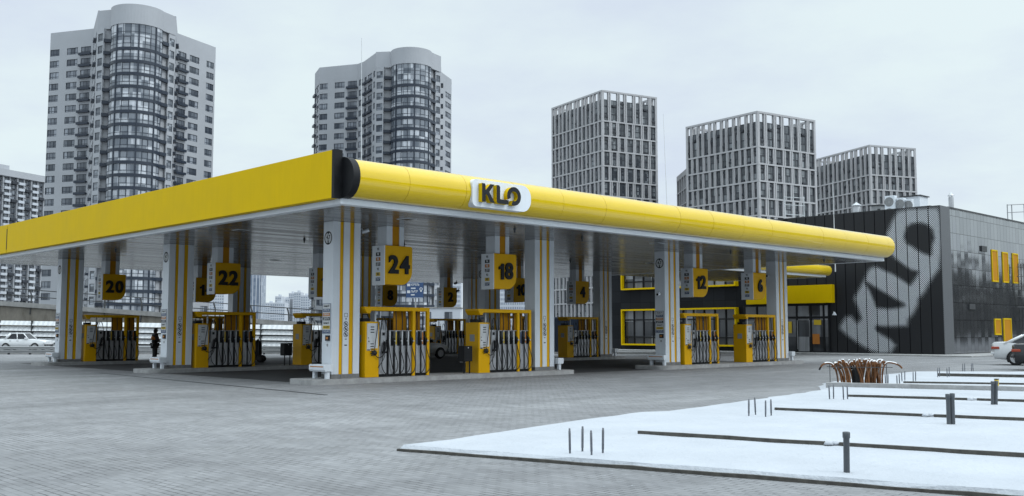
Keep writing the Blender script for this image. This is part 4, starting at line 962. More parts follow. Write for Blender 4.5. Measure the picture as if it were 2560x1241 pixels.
def round_tower(label, wings, blockL, bow, blockR, ztop, zglass, rear, zwing, bands):
    c = bow[1]; B = Bld('round_tower', label, 'apartment tower', c, 'round fronted white apartment towers')
    wall, band = MB(), MB(); wins, balcs = [], []
    # body core and flat roof set a little inside the facades
    outl = []
    for p, q, *_ in wings[0]: outl += [p, q]
    outl += [blockL[1], bow[0]] + [bow[2], blockR[0]]
    for p, q, *_ in wings[1]: outl += [p, q]
    outl += rear
    cen = sum(outl, Vector((0,0,0))) / len(outl)
    core = [v + (cen - v).normalized()*.8 for v in outl]
    wall.prism([(v.x, v.y) for v in core], lambda p, q, t: (p, q, t), 0, zwing - 1.2, 1)
    for side in wings:
        for p, q, zt, zw, cols, kw in side: wing(B, wall, wins, balcs, p, q, zt, zw, cols, **kw)
    for p, q, zt, zw, cols, kw in (blockL[2], blockR[2]): wing(B, wall, wins, balcs, p, q, zt, zw, cols, **kw)
    # bow
    o, r = circle3(*bow); a0 = math.atan2((bow[0]-o).y, (bow[0]-o).x); am = math.atan2((bow[1]-o).y, (bow[1]-o).x); a2 = math.atan2((bow[2]-o).y, (bow[2]-o).x)
    def unw(a, ref):
        while a - ref > math.pi: a -= 2*math.pi
        while a - ref < -math.pi: a += 2*math.pi
        return a
    a0, a2 = unw(a0, am), unw(a2, am)
    P = lambda t, rr, z: o + Vector((math.cos(a0+(a2-a0)*t), math.sin(a0+(a2-a0)*t), 0))*rr + UPV*z
    def arcwall(mb, t0, t1, rr, th, z0, z1, m, k=24):
        for i in range(k):
            s0, s1 = t0+(t1-t0)*i/k, t0+(t1-t0)*(i+1)/k
            f0, f1, b0, b1 = P(s0, rr, 0), P(s1, rr, 0), P(s0, rr-th, 0), P(s1, rr-th, 0)
            vs = [f0+UPV*z0, f1+UPV*z0, f1+UPV*z1, f0+UPV*z1, b0+UPV*z0, b1+UPV*z0, b1+UPV*z1, b0+UPV*z1]
            fs = [(0,1,2,3), (3,2,6,7), (0,4,5,1)] + ([(0,3,7,4)] if i == 0 else []) + ([(1,5,6,2)] if i == k-1 else [])
            mb.add(vs, fs, m)
    # parapet: curved front carried over the loggias and blocks
    arcwall(wall, 0, 1, r+.12, .5, zglass, ztop, 0)
    for pp, qq in ((blockL[0], bow[0]), (bow[2], blockR[1])):
        d = qq - pp; n = Vector((d.y, -d.x, 0)).normalized(); wall.obox(pp - n*.4 + UPV*zglass, d, n*.5, UPV*(ztop-zglass))
        back = [blockL[0], blockR[1]]; dd = (back[1]-back[0]); nn = Vector((-dd.y, dd.x, 0)).normalized()
    vw = Vector((back[0].x+back[1].x, back[0].y+back[1].y, 0)).normalized(); du = dd.normalized(); bp = [back[0], back[1], back[1]+vw*10-du*4.5, back[0]+vw*10+du*3.0]
    poly = [blockL[0]] + [P(i/16, r, 0) for i in range(17)] + [blockR[1], bp[2], bp[3]]
    wall.prism([(v.x, v.y) for v in poly], lambda p, q, t: (p, q, t), ztop-1.0, ztop-.7, 1)
    for i in (1, 2, 3):
        u, v = bp[i], bp[(i+1) % 4]; d = v-u; n = Vector((d.y, -d.x, 0)).normalized(); wall.obox(u - n*.3 + UPV*(zwing-1.3), d, n*.3, UPV*(ztop-zwing+1.3))
    wall.prism([(v.x, v.y) for v in [blockL[1] + (cen-blockL[1]).normalized()*2.0] + [P(i/16, r-2.2, 0) for i in range(17)] + [blockR[0] + (cen-blockR[0]).normalized()*2.0, bp[2], bp[3]]], lambda p, q, t: (p, q, t), 0, ztop-1.3, 1)
    # floors of the bow
    bw = []; nf = int(zglass/FH); edges = [0] + bands + [1]
    for f in range(nf):
        z1 = zglass - f*FH; dbl = f == 0
        if f == 1: continue
        z0 = z1 - (2*FH if dbl else FH)
        arcwall(band, -.01, 1.01, r+.10, .5, z0-.32 if z0 > 1 else 0, z0+.40, 0)
        for k in range(len(edges)-1):
            t0, t1 = edges[k], edges[k+1]; nsub = 2 if (t1-t0) < .2 else 3
            mb = MB(); g0, g1 = z0+.40, z1-.32 if f else z1
            for i in range(6):
                s0, s1 = t0+(t1-t0)*i/6, t0+(t1-t0)*(i+1)/6
                mb.add([P(s0, r-.05, g0), P(s1, r-.05, g0), P(s1, r-.05, g1), P(s0, r-.05, g1)], [(0,1,2,3)], 1)
            dw = .055/(r*abs(a2-a0))
            hs = [g0+.70] if not dbl else [g0+.9, g0+2.6, g0+3.7]
            for s in [t0+(t1-t0)*i/nsub for i in range(nsub+1)]: mb.add([P(s-dw, r+.02, g0), P(s+dw, r+.02, g0), P(s+dw, r+.02, g1), P(s-dw, r+.02, g1)], [(0,1,2,3)], 0)
            for zz in hs:
                for i in range(6):
                    s0, s1 = t0+(t1-t0)*i/6, t0+(t1-t0)*(i+1)/6; mb.add([P(s0, r+.015, zz-.045), P(s1, r+.015, zz-.045), P(s1, r+.015, zz+.045), P(s0, r+.015, zz+.045)], [(0,1,2,3)], 0)
            # one opening casement with a heavier frame
            s0 = t0+(t1-t0)*(1/nsub if nsub == 3 else .5); s1 = s0+(t1-t0)/nsub; y0, y1 = hs[0], min(g1-.06, hs[0]+1.55)
            for sa, sb, za, zb in ((s0, s1, y1-.09, y1), (s0, s1, y0, y0+.09), (s0, s0+2.4*dw, y0, y1), (s1-2.4*dw, s1, y0, y1)):
                mb.add([P(sa, r+.03, za), P(sb, r+.03, za), P(sb, r+.03, zb), P(sa, r+.03, zb)], [(0,1,2,3)], 0)
            bw.append((z1 + (0 if z1 > 30 else -60), mb))
    # dark uprights
    for s in bands:
        dw = .17/(r*abs(a2-a0))
        f0, f1, b0, b1 = P(s-dw, r+.14, 0), P(s+dw, r+.14, 0), P(s-dw, r-.3, 0), P(s+dw, r-.3, 0)
        band.add([f0, f1, f1+UPV*zglass, f0+UPV*zglass, b0, b1, b1+UPV*zglass, b0+UPV*zglass], [(0,1,2,3), (0,3,7,4), (1,5,6,2)], 0)
    # loggia slabs beside the bow, with the pale return wall behind
    slabs = []
    for A, Z in ((blockL[1], bow[0]), (bow[2], blockR[0])):
        d = Z - A; n = Vector((d.y, -d.x, 0)).normalized()
        back0 = A - n*4.5; 
        wall.obox(A - n*4.6 + d*.0, d, -n*.3, UPV*zglass); 
        side = bow[0] if Z is bow[0] else bow[2]
        wall.obox(side - n*4.6, n*4.5, (d.normalized())*(.25 if Z is bow[0] else -.25), UPV*zglass)
        for f in range(1, nf):
            z = zglass - f*FH; mb = MB(); mb.obox(A - n*4.4 + UPV*(z-.30), d, n*(4.5), UPV*.30); mb.obox(A + n*.02 + UPV*(z-.02), d, n*.10, UPV*.5)
            slabs.append((z + (0 if z > 30 else -60), mb))
    B.out(wall, 'wall', [M['tower_white'], M['tower_white']]); B.out(band, 'floor_band', M['tower_band'])
    B.many('window', wins, [M['frame_dark'], M['glass']]); B.many('bay_window', bw, [M['frame_dark'], M['glass_bow']])
    B.many('balcony', balcs, [M['tower_band']]); B.many('loggia_slab', slabs, [M['tower_band']])
    return B
def fr(px0, px1, a, b): return ((a-px0)/(px1-px0), (b-px0)/(px1-px0))
def C_(x0, x1, lst): return [fr(x0, x1, a, b) + (k, s) for a, b, k, s in lst]
kw = {}
# left tower
A, Bq = XY(118.5, 252), XY(226, 248); D0, D1 = XY(236, 233.5), XY(252, 232)
G0, G1, G2 = XY(270, 232.5), XY(338, 228.5), XY(401, 234); E0, E1 = XY(417, 236), XY(433, 238); F0, F1 = XY(438, 252), XY(535, 265)
round_tower('tall white round-fronted apartment tower at the left behind the flat yellow fascia',
    ([(A, Bq, 78.6, 74.1, C_(118.5, 226, [(119, 142.5, 'w', 3), (161.6, 188.7, 'w', 3), (196.5, 221, 'b', 3)]), kw), (Bq, D0, 78.6, 74.1, [(.12, .30, 'w', 2), (.42, .58, 'w', 2), (.70, .86, 'b', 2)], kw)],
     [(E1, F0, 78.6, 74.1, [(.15, .33, 'b', 2), (.5, .66, 'w', 2), (.78, .92, 'b', 2)], kw), (F0, F1, 78.6, 74.1, C_(438, 535, [(440, 461, 'b', 3), (469, 493, 'w', 3), (512, 531, 'w', 3)]), kw)]),
    (D0, D1, (D0, D1, 73.8, 72.6, [(.12, .88, 'w', 1)], dict(wh=1.9))), (G0, G1, G2), (E0, E1, (E0, E1, 73.8, 72.6, [(.12, .88, 'w', 1)], dict(wh=1.9))),
    78.4, 73.7, [XY(538, 285), XY(430, 300), XY(225, 290), XY(121, 276)], 78.6, [.285, .60, .845])
# second tower
A0, A, Bq = XY(785.5, 292), XY(796.7, 285), XY(893, 281); K = XY(908, 278.5); D0, D1 = XY(938, 269.5), XY(958, 268.5)
G0, G1, G2 = XY(976.7, 269), XY(1024, 264.5), XY(1078, 270); E0, E1 = XY(1088.4, 272.5), XY(1101, 274); F0, F1 = XY(1102.5, 290), XY(1128.5, 299)
round_tower('white round-fronted apartment tower rising behind the canopy corner',
    ([(A0, A, 78.4, 73.5, [(.1, .48, 'b', 2), (.54, .94, 'w', 2)], dict(sill=.4, wh=2.2)), (A, Bq, 78.4, 73.5, C_(796.7, 893, [(797.2, 818, 'w', 3), (836, 860.5, 'w', 3), (868.5, 891.4, 'b', 3)]), kw), (Bq, K, 78.4, 73.5, C_(893, 908, [(896, 905, 'w', 1)]), kw),
      (K, D0, 78.4, 73.5, C_(908, 938, [(910, 915.5, 'b', 1), (919, 929, 'b', 2), (932.3, 936.5, 'w', 1)]), kw)],
     [(E1, F0, 78.4, 73.5, [(.2, .4, 'b', 2), (.6, .8, 'w', 2)], kw), (F0, F1, 78.4, 73.5, C_(1102.5, 1128.5, [(1113, 1126.5, 'w', 3)]), kw)]),
    (D0, D1, (D0, D1, 74.2, 73.0, [(.12, .88, 'w', 1)], dict(wh=1.9))), (G0, G1, G2), (E0, E1, (E0, E1, 74.2, 73.0, [(.12, .88, 'w', 1)], dict(wh=1.9))),
    78.6, 74.1, [XY(1127, 318), XY(1080, 330), XY(880, 325), XY(792, 310)], 78.4, [.225, .56, .86])
# plant room on the second tower
mb = MB(); q0, q1 = XY(884, 300, 160), XY(915, 300, 160); d = q1-q0; n = Vector((-d.y, d.x, 0)).normalized(); mb.obox(q0 + UPV*77, d, n*6, UPV*5.2)
t = bpy.data.objects['round_tower.001']; mb.v = [(p[0]-t.location.x, p[1]-t.location.y, p[2]) for p in mb.v]; mb.build('plant_room', M['tower_white'], t)

# ------------------------------------------------------------------ towers with a white grid facade
def grid_tower(label, L, Cn, Rr, zt, nL, nR, group='grid fronted apartment towers', phase=1):
    B = Bld('grid_tower', label, 'apartment tower', Cn, group); grid, dark = MB(), MB(); wins = []
    Rr = Cn + (Rr - Cn); back = L + (Rr - Cn)
    def inset(a, b, c, e, k=.9):
        cen = (a+b+c+e)/4; return [v + (cen-v).normalized()*k*1.4 for v in (a, b, c, e)]
    zr = zt - 4.3
    dark.prism([(v.x, v.y) for v in inset(L, Cn, Rr, back)], lambda p, q, t: (p, q, t), 0, zr)
    for (p, q, nb, front) in ((L, Cn, nL, 1), (Cn, Rr, nR, 1), (Rr, back, nL, 0), (back, L, nR, 0)):
        d = q-p; Ln = d.length; d.normalize(); n = Vector((d.y, -d.x, 0)); s = Ln/nb
        ob = lambda x0, x1, z0, z1, dp=.95, o=0.0: grid.obox(p + d*x0 - n*(dp-o) + UPV*z0, d*(x1-x0), n*dp, UPV*(z1-z0))
        ob(0, Ln, zt-.7, zt, .95, .06)
        zz = zt - .7 - 2.9 - 9.0; rows_ = [(zt-.7, zz, 3, phase)]
        r = 1
        while zz > 3: z2 = max(0, zz - 6.1); rows_.append((zz, z2, 2, phase + r)); zz = z2; r += 1
        for ri, (z1, z0, nfl, ph) in enumerate(rows_):
            if ri: ob(0, Ln, z1-.28, z1+.28, .95, .05)
            if not front:
                x = 0
                for i in range(nb+1): ob(max(0, i*s-.45), min(Ln, i*s+.45), z0, z1)
                continue
            x = 0
            for i in range(nb):
                wide = (i + ph) % 2 == 0; w = s*(.80 if wide else .52); c0 = (i+.5)*s; x0, x1 = c0-w/2, c0+w/2
                if nb == nL and front and p == L: pass
                g = .16 if not wide else 0
                # pier between the previous opening and this one, split by a thin shadow gap beside narrow openings
                if x0 - x > .05:
                    if x0 - x > .5: ob(x, x+(x0-x)*.42, z0, z1); ob(x+(x0-x)*.62, x0, z0, z1)
                    else: ob(x, x0, z0, z1)
                x = x1
                gz1 = z1 - (2.9 if ri == 0 else .28); gz0 = z0 + .28
                mb = MB(); a = p + d*x0 - n*.62; fl = (gz1-gz0)/nfl
                def Q(u0, u1, y0, y1, off, m): mb.add([a+d*u0+UPV*y0+n*off, a+d*u1+UPV*y0+n*off, a+d*u1+UPV*y1+n*off, a+d*u0+UPV*y1+n*off], [(0,1,2,3)], m)
                Q(0, w, gz0, gz1, 0, 0)
                for k in range(nfl):
                    b0 = gz0 + fl*k
                    if wide:
                        Q(.12, w*.5-.05, b0+.75, b0+fl-.35, .04, 1); Q(w*.5+.05, w-.12, b0+.75, b0+fl-.35, .04, 1)
                        Q(.12, w-.12, b0+.10, b0+.66, .04, 1)
                        if (i*7 + ri*3 + k*5) % 4 == 1: mb.obox(a + d*w*.25 + UPV*(b0+.15) + n*.05, d*w*.5, n*.5, UPV*.7, 0)
                    else:
                        Q(.10, w-.10, b0+.35, b0+fl-.35, .04, 1)
                        if (i*5 + ri + k) % 3 == 0: mb.obox(a + d*w*.1 + UPV*(b0+fl*.5) + n*.05, d*w*.8, n*.45, UPV*.75, 0)
                wins.append((z1 + (20 if p != L else 0) - (0 if z1 > 30 else 70), mb))
            if Ln - x > .05: ob(x, Ln, z0, z1)
    B.out(grid, 'facade_grid', M['grid_white']); B.out(dark, 'wall', M['grid_dark'])
    B.many('window', wins, [M['grid_dark'], M['glass_grid']])
    return B
grid_tower('tallest white grid-fronted tower, left of the leaning lightning rod', XY(1378.5, 427), XY(1505.5, 394), XY(1643, 407), 98.6, 13, 7)
grid_tower('broad white grid-fronted tower in the middle of the three above the canopy', XY(1714.5, 372, 350), XY(1894.8, 344, 350), XY(2039.5, 360, 350), 78.8, 12, 7)
grid_tower('rightmost and lowest white grid-fronted tower behind the shop roof', XY(2028, 445, 430), XY(2175.5, 407, 430), XY(2291.5, 415, 430), 78.6, 13, 7, phase=0)
# lower wing beside the middle grid tower
a, b = XY(1692, 425, 480), XY(1722, 398, 480); d = b-a; n = Vector((d.y, -d.x, 0)).normalized()
B = Bld('grid_tower', 'low pale grid-fronted block peeping out left of the middle grid tower', 'apartment block', a); g_, w_ = MB(), []
zt = at_d(1692, 443, 425).z; g_.obox(a - n*14.9 , d, n*14, UPV*(zt-.5))
for i in range(6): g_.obox(a + d*(i/5.3) - n*.9, d.normalized()*1.1, n*.9, UPV*zt)
for k in range(int(zt/6)): g_.obox(a - n*.9 + UPV*(zt-8-6*k), d, n*.96, UPV*.6)
g_.obox(a - n*.95 + UPV*(zt-2.2), d, n*.97, UPV*2.2)
for i in range(5):
    for k in range(8):
        mb = MB(); q = a + d*(i/5.3) + d.normalized()*1.2 - n*.6 + UPV*(zt - 7.4 - 6*k); mb.add([q, q + d*.13, q + d*.13 + UPV*4.6, q + UPV*4.6], [(0,1,2,3)], 1); w_.append((k, mb))
B.out(g_, 'facade_grid', M['grid_white']); B.many('window', w_, [M['grid_dark'], M['glass_grid']])
# long slab block at the far left with white balconies
a, b = XY(-150, 445, 430), XY(112, 500, 430); d = b-a; Ln = d.length; d.normalize(); n = Vector((d.y, -d.x, 0))
B = Bld('balcony_block', 'long pale apartment block with rows of white balconies at the left edge', 'apartment block', b)
zt = at_d(108, 441, 499).z; wall, balc, wins = MB(), [], []
wall.obox(a - n*14 , d*Ln, n*13.2, UPV*(zt-1.0)); wall.obox(a - n*13.5 + UPV*(zt-3.2), d*Ln, n*14.6, UPV*3.2, 0); wall.obox(b - d*30 - n*12 + UPV*zt, d*15, n*8, UPV*3.2) if False else wall.obox(b - d*38 - n*12 + UPV*zt, d*20, n*8, UPV*3.0)
ncol = int(Ln/4.2); s = Ln/ncol
for i in range(ncol+1): wall.obox(a + d*(min(i*s, Ln-.5)) - n*.9, d*.5, n*(1.3 if i % 2 == 0 else .9), UPV*(zt-3))
nf = int((zt-3)/3)
for i in range(ncol):
    for f in range(nf):
        z = zt - 3.4 - 3*(f+1); pr_ = i*2 + (0 if z > 30 else -20)
        mb = MB(); o_ = a + d*(i*s+.5) - n*.72
        mb.add([o_ + UPV*(z+.1), o_ + d*(s-.6) + UPV*(z+.1), o_ + d*(s-.6) + UPV*(z+2.9), o_ + UPV*(z+2.9)], [(0,1,2,3)], 0)
        for u0, u1 in ((.12, .40), (.46, .90)): mb.add([o_ + d*(s*u0) + n*.05 + UPV*(z+(.9 if u0 > .3 else .2)), o_ + d*(s*u1) + n*.05 + UPV*(z+(.9 if u0 > .3 else .2)), o_ + d*(s*u1) + n*.05 + UPV*(z+2.6), o_ + d*(s*u0) + n*.05 + UPV*(z+2.6)], [(0,1,2,3)], 1)
        wins.append((pr_, mb))
        if i % 2 == 0 or (f + i) % 3 == 0:
            mb = MB(); h = 1.25; mb.obox(o_ + d*.05 + UPV*(z-.15), d*(s-.75), n*1.9, UPV*h, 0 if i % 2 == 0 else 1); balc.append((pr_, mb))
B.out(wall, 'wall', M['tower_white']); B.many('window', wins, [M['grid_dark'], M['glass']]); B.many('balcony', balc, [M['far_white'], M['grid_dark']])

# ------------------------------------------------------------------ far city
def far_block(px0, px1, ytop, D, dep, label, tint='far_white', nw=6, group='pale distant apartment blocks', gl='far_glass', fh=3.2):
    a, b = XY(px0, D, ytop), XY(px1, D, ytop); d = b-a; w = d.length; d.normalize(); n = Vector((d.y, -d.x, 0)); zt = at_d((px0+px1)/2, ytop, D).z
    B = Bld('distant_block', label, 'apartment block', (a+b)/2, group); mb = MB(); mb.obox(a - n*dep, d*w, n*dep, UPV*zt, 0); mb.obox(a + d*w*.35 - n*dep*.7 + UPV*zt, d*w*.3, n*dep*.4, UPV*2.5, 0)
    s = w/nw
    for i in range(nw):
        for f in range(int((zt-1.5)/fh)):
            z = zt - 1.2 - fh*(f+1); q = a + d*(s*(i+.2)) + n*.06 + UPV*(z+.8); mb.add([q, q + d*s*.6, q + d*s*.6 + UPV*1.7, q + UPV*1.7], [(0,1,2,3)], 1)
    B.out(mb, 'wall', [M[tint], M[gl]])
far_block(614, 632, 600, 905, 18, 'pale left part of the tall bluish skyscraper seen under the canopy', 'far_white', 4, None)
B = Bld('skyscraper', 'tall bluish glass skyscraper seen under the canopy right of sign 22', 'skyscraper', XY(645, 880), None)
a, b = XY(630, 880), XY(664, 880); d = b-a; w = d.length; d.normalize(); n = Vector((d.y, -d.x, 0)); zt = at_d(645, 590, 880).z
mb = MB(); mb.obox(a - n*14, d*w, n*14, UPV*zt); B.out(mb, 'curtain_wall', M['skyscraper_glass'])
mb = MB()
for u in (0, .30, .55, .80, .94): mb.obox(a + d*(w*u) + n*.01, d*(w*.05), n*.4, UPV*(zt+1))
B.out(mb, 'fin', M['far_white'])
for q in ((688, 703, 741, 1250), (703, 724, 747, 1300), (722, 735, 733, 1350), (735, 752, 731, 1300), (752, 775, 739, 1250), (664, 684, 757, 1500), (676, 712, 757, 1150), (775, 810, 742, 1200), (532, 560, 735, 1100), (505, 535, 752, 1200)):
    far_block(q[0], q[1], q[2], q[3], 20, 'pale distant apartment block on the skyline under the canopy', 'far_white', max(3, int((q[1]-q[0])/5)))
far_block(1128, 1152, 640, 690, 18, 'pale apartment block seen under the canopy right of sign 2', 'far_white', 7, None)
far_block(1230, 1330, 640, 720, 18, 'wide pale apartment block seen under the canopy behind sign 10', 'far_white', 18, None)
# low white building at the foot of the second tower
a, b = at_d(1062, 800, 215), at_d(1150, 800, 215); d = Vector((b.x-a.x, b.y-a.y, 0)); w = d.length; d.normalize(); n = Vector((d.y, -d.x, 0)); a = Vector((a.x, a.y, 0)); zt = at_d(1100, 771, 215).z
B = Bld('low_building', 'low white building at the foot of the second round tower', 'building', a); mb = MB(); mb.obox(a - n*8, d*w, n*8, UPV*zt); B.out(mb, 'wall', M['far_white']); mb = MB(); mb.obox(a - n*8.2 + UPV*zt - d*.2, d*(w+.4), n*8.4, UPV*.25); B.out(mb, 'roof_edge', M['coping'])
for u in (.12, .62, .72): B.out(window_mesh(a + d*(w*u) + n*.2, d, n, .9, .8, zt-.8, 2, False), 'window', [M['frame_dark'], M['glass']])
# ------------------------------------------------------------------ road side behind the canopy
def CP(lat, D, z=0.0): return FWD*D + RGT*lat + UPV*z
def lat_of(px, D): return (px-1280)/FOC*D
# ramp wall with coping and railing
def ramp_z(lat, D=97): 
    px = 1280 + lat/D*FOC; return EYE + (827 - (753 + .070*px))*D/FOC
D_ = 97; l0, l1 = lat_of(-260, D_), lat_of(880, D_); nseg = 40
rw = thing('ramp_wall', 'stained concrete ramp wall with a paler coping behind the petrol station', 'wall', CP((l0+l1)/2, D_)); ro = Vector(rw.location)
def rb(mb, nm, mats): mb.v = [(p[0]-ro.x, p[1]-ro.y, p[2]) for p in mb.v]; return mb.build(nm, mats, rw)
def sweep(zlo, zhi, d0, d1):
    mb = MB(); rows_ = []
    for i in range(nseg+1):
        l = l0 + (l1-l0)*i/nseg; rows_.append([CP(l, d0, zlo(l)), CP(l, d0, zhi(l)), CP(l, d1, zhi(l)), CP(l, d1, zlo(l))])
    vs = [q for r in rows_ for q in r]; fs = [(i*4+k, i*4+(k+1) % 4, i*4+4+(k+1) % 4, i*4+4+k) for i in range(nseg) for k in range(4)] + [(0, 1, 2, 3), (len(vs)-1, len(vs)-2, len(vs)-3, len(vs)-4)]
    mb.add(vs, fs); return mb
rb(sweep(lambda l: 0, lambda l: ramp_z(l)-.45, D_, D_+8), 'wall_body', M['retaining'])
rb(sweep(lambda l: ramp_z(l)-.45, lambda l: ramp_z(l), D_-.15, D_+.5), 'coping', M['coping'])
rl = thing('ramp_railing', 'dark pipe railing running along the top of the ramp wall', 'railing', CP((l0+l1)/2, D_))
def rb2(mb, nm, mats): mb.v = [(p[0]-ro.x, p[1]-ro.y, p[2]) for p in mb.v]; return mb.build(nm, mats, rl)
for off in (.62, 1.28):
    mb = MB(); mb.tube([CP(l0 + (l1-l0)*i/nseg, D_+.1, ramp_z(l0 + (l1-l0)*i/nseg)+off) for i in range(nseg+1)], .05, 6); rb2(mb, 'rail', M['dark'])
for px in range(-250, 880, 92):
    l = lat_of(px+52, D_); mb = MB(); z = ramp_z(l); mb.tube([CP(l, D_-.05, z-1.1), CP(l+.05, D_, z), CP(l+.02, D_+.1, z+.7), CP(l-.15, D_+.1, z+1.3)], .07, 6); rb2(mb, 'post', M['dark'])
# white louvred noise barrier
nb = thing('noise_barrier', 'white louvred noise barrier along the road behind the petrol station', 'barrier', CP(-35, 93)); no = Vector(nb.location)
D_ = 93; n0, n1 = lat_of(-240, D_), lat_of(900, D_)
def bz(l): px = 1280 + l/D_*FOC; return EYE + (827 - (802 + .0157*px))*D_/FOC
def nbuild(mb, nm, mats): mb.v = [(p[0]-no.x, p[1]-no.y, p[2]) for p in mb.v]; return mb.build(nm, mats, nb)
m, nt, bs = nodes('ribbed_white'); p_ = pos(nt); rr_ = N(nt, 'ShaderNodeVectorMath', operation='DOT_PRODUCT'); nt.links.new(p_, rr_.inputs[0]); rr_.inputs[1].default_value = RGT
tri = mth(nt, 'ABSOLUTE', mth(nt, 'SUBTRACT', mth(nt, 'FRACT', mth(nt, 'MULTIPLY', rr_.outputs['Value'], 2.2)), .5))
bs.inputs['Base Color'].default_value = (.62, .64, .66, 1); bs.inputs['Roughness'].default_value = .5; bump(nt, bs, tri, 1.0, .15); M['ribbed'] = m
npan = 14
for k in range(npan):
    a, b = n0 + (n1-n0)*k/npan, n0 + (n1-n0)*(k+1)/npan
    mb = MB()
    for s_ in range(5):
        za, zb = bz(a) - .52*s_, bz(b) - .52*s_; hgt_ = .40
        v0, v1, v2, v3 = CP(a+.06, 92.7, za-hgt_), CP(b-.06, 92.7, zb-hgt_), CP(b-.06, 93.0, zb), CP(a+.06, 93.0, za)
        back_ = FWD*.05
        mb.add([v0, v1, v2, v3, v0+back_, v1+back_, v2+back_, v3+back_], [(0,1,2,3), (7,6,5,4), (0,4,5,1), (3,2,6,7)])
    nbuild(mb, 'louvre_panel', M['ribbed'])
    mb = MB(); mb.obox(CP(a-.06, 92.75, 0), RGT*.12, FWD*.25, UPV*(bz(a)+.03)); nbuild(mb, 'post', M['dark'])
mb = MB(); mb.obox(CP(n0, 93.4, 0), RGT*(n1-n0), FWD*.1, UPV*1.9); nbuild(mb, 'backing_sheet', M['dark'])
# guard rail in front of the road
gr = thing('guard_rail', 'low grey steel guard rail between the road and the station', 'guard rail', CP(-25, 69)); go = Vector(gr.location)
def gbuild(mb, nm, mats): mb.v = [(p[0]-go.x, p[1]-go.y, p[2]) for p in mb.v]; return mb.build(nm, mats, gr)
for z in (.10, .34):
    prof = [(0, 0), (-.05, .03), (-.05, .08), (0, .11), (-.05, .14), (-.05, .19), (0, .22), (.02, .22), (.02, 0)]
    mb = MB(); mb.prism(prof, lambda p, q, t: CP(t, 69+p, z+q), lat_of(-240, 69), lat_of(900, 69)); gbuild(mb, 'rail', M['grey'])
for k in range(22):
    l = lat_of(-240 + 53*k, 69); mb = MB(); mb.obox(CP(l, 69.03, 0), RGT*.12, FWD*.12, UPV*.62); gbuild(mb, 'post', M['dark'])
mb = MB(); mb.obox(CP(lat_of(-260, 70.2), 70.1, 0), RGT*60, FWD*.3, UPV*.14); o = mb.build('road_kerb', M['concrete']); o['kind'] = 'structure'
# blue direction sign
Ds = 150; q0, q1 = at_d(1015.5, 705, Ds), at_d(1058, 746, Ds); zt_, zb_ = q0.z, q1.z; w_ = (q1-q0).dot(RGT)
ds = thing('road_sign', 'blue road direction sign with white lettering on a post behind sign 24', 'road sign', (q0.x, q0.y, 0)); ax = RGT; nn_ = -FWD
def S(u, z, off=0.0): return ax*u + UPV*z + nn_*off
mb = MB(); mb.obox(S(0, zb_), ax*w_, FWD*.08, UPV*(zt_-zb_), 0); H_ = zt_-zb_
for u0, u1, z0, z1 in ((.03, .97, .965, .985), (.03, .97, .015, .035)): mb.obox(S(w_*u0, zb_+H_*z0, .012), ax*(w_*(u1-u0)), FWD*.010, UPV*(H_*(z1-z0)), 1)
for zc in (.82, .40): mb.obox(S(w_*.06, zb_+H_*(zc-.09), .02), ax*(w_*.17), FWD*.015, UPV*(H_*.16), 1)
for zc, u1 in ((.60, .55), (.20, .50)): mb.obox(S(w_*.28, zb_+H_*(zc-.03), .02), ax*(w_*(u1-.28)), FWD*.015, UPV*(H_*.07), 1)
text_into(mb, 'КОВЕЛЬ', .45, S(w_*.52, zb_+H_*.82, .03), ax, UPV, 1, .01, width=w_*.50); text_into(mb, 'ЛЬВІВ', .45, S(w_*.48, zb_+H_*.40, .03), ax, UPV, 1, .01, width=w_*.42)
c = S(w_*.87, zb_+H_*.56, .03); mb.ring(c, .14, .24, ax, UPV, 1); mb.add([c+ax*-.09-UPV*.2+nn_*.01, c+ax*.09-UPV*.2+nn_*.01, c+ax*.13-UPV*.42+nn_*.01, c-ax*.13-UPV*.42+nn_*.01], [(0,3,2,1)], 1)
mb.build('board', [M['blue'], M['paper'], M['paper']], ds)
mb = MB(); mb.tube([S(w_*.55, 0, -.2), S(w_*.55, zt_-.3, -.2)], .12, 10); mb.build('post', M['grey'], ds)
# blue-grey corrugated fence
Df = 76; f0, f1 = lat_of(1382, Df), lat_of(1462, Df)
m, nt, bs = nodes('corrugated_blue'); p_ = pos(nt); rr_ = N(nt, 'ShaderNodeVectorMath', operation='DOT_PRODUCT'); nt.links.new(p_, rr_.inputs[0]); rr_.inputs[1].default_value = RGT
bs.inputs['Base Color'].default_value = (.075, .10, .15, 1); bs.inputs['Roughness'].default_value = .45; M['corr'] = m
pts_ = []
mb = MB(); n_ = 90
prev = [(f0 + (f1-f0)*i/n_, Df + (.05 if i % 2 else -.05)) for i in range(n_+1)]
for i in range(n_):
    (a, da), (b, db) = prev[i], prev[i+1]; mb.add([CP(a, da, 0), CP(b, db, 0), CP(b, db, 2.68), CP(a, da, 2.68)], [(0,1,2,3)])
tag(mb.build('corrugated_fence', M['corr']), 'blue-grey corrugated metal fence behind the pump under sign 4', 'fence')

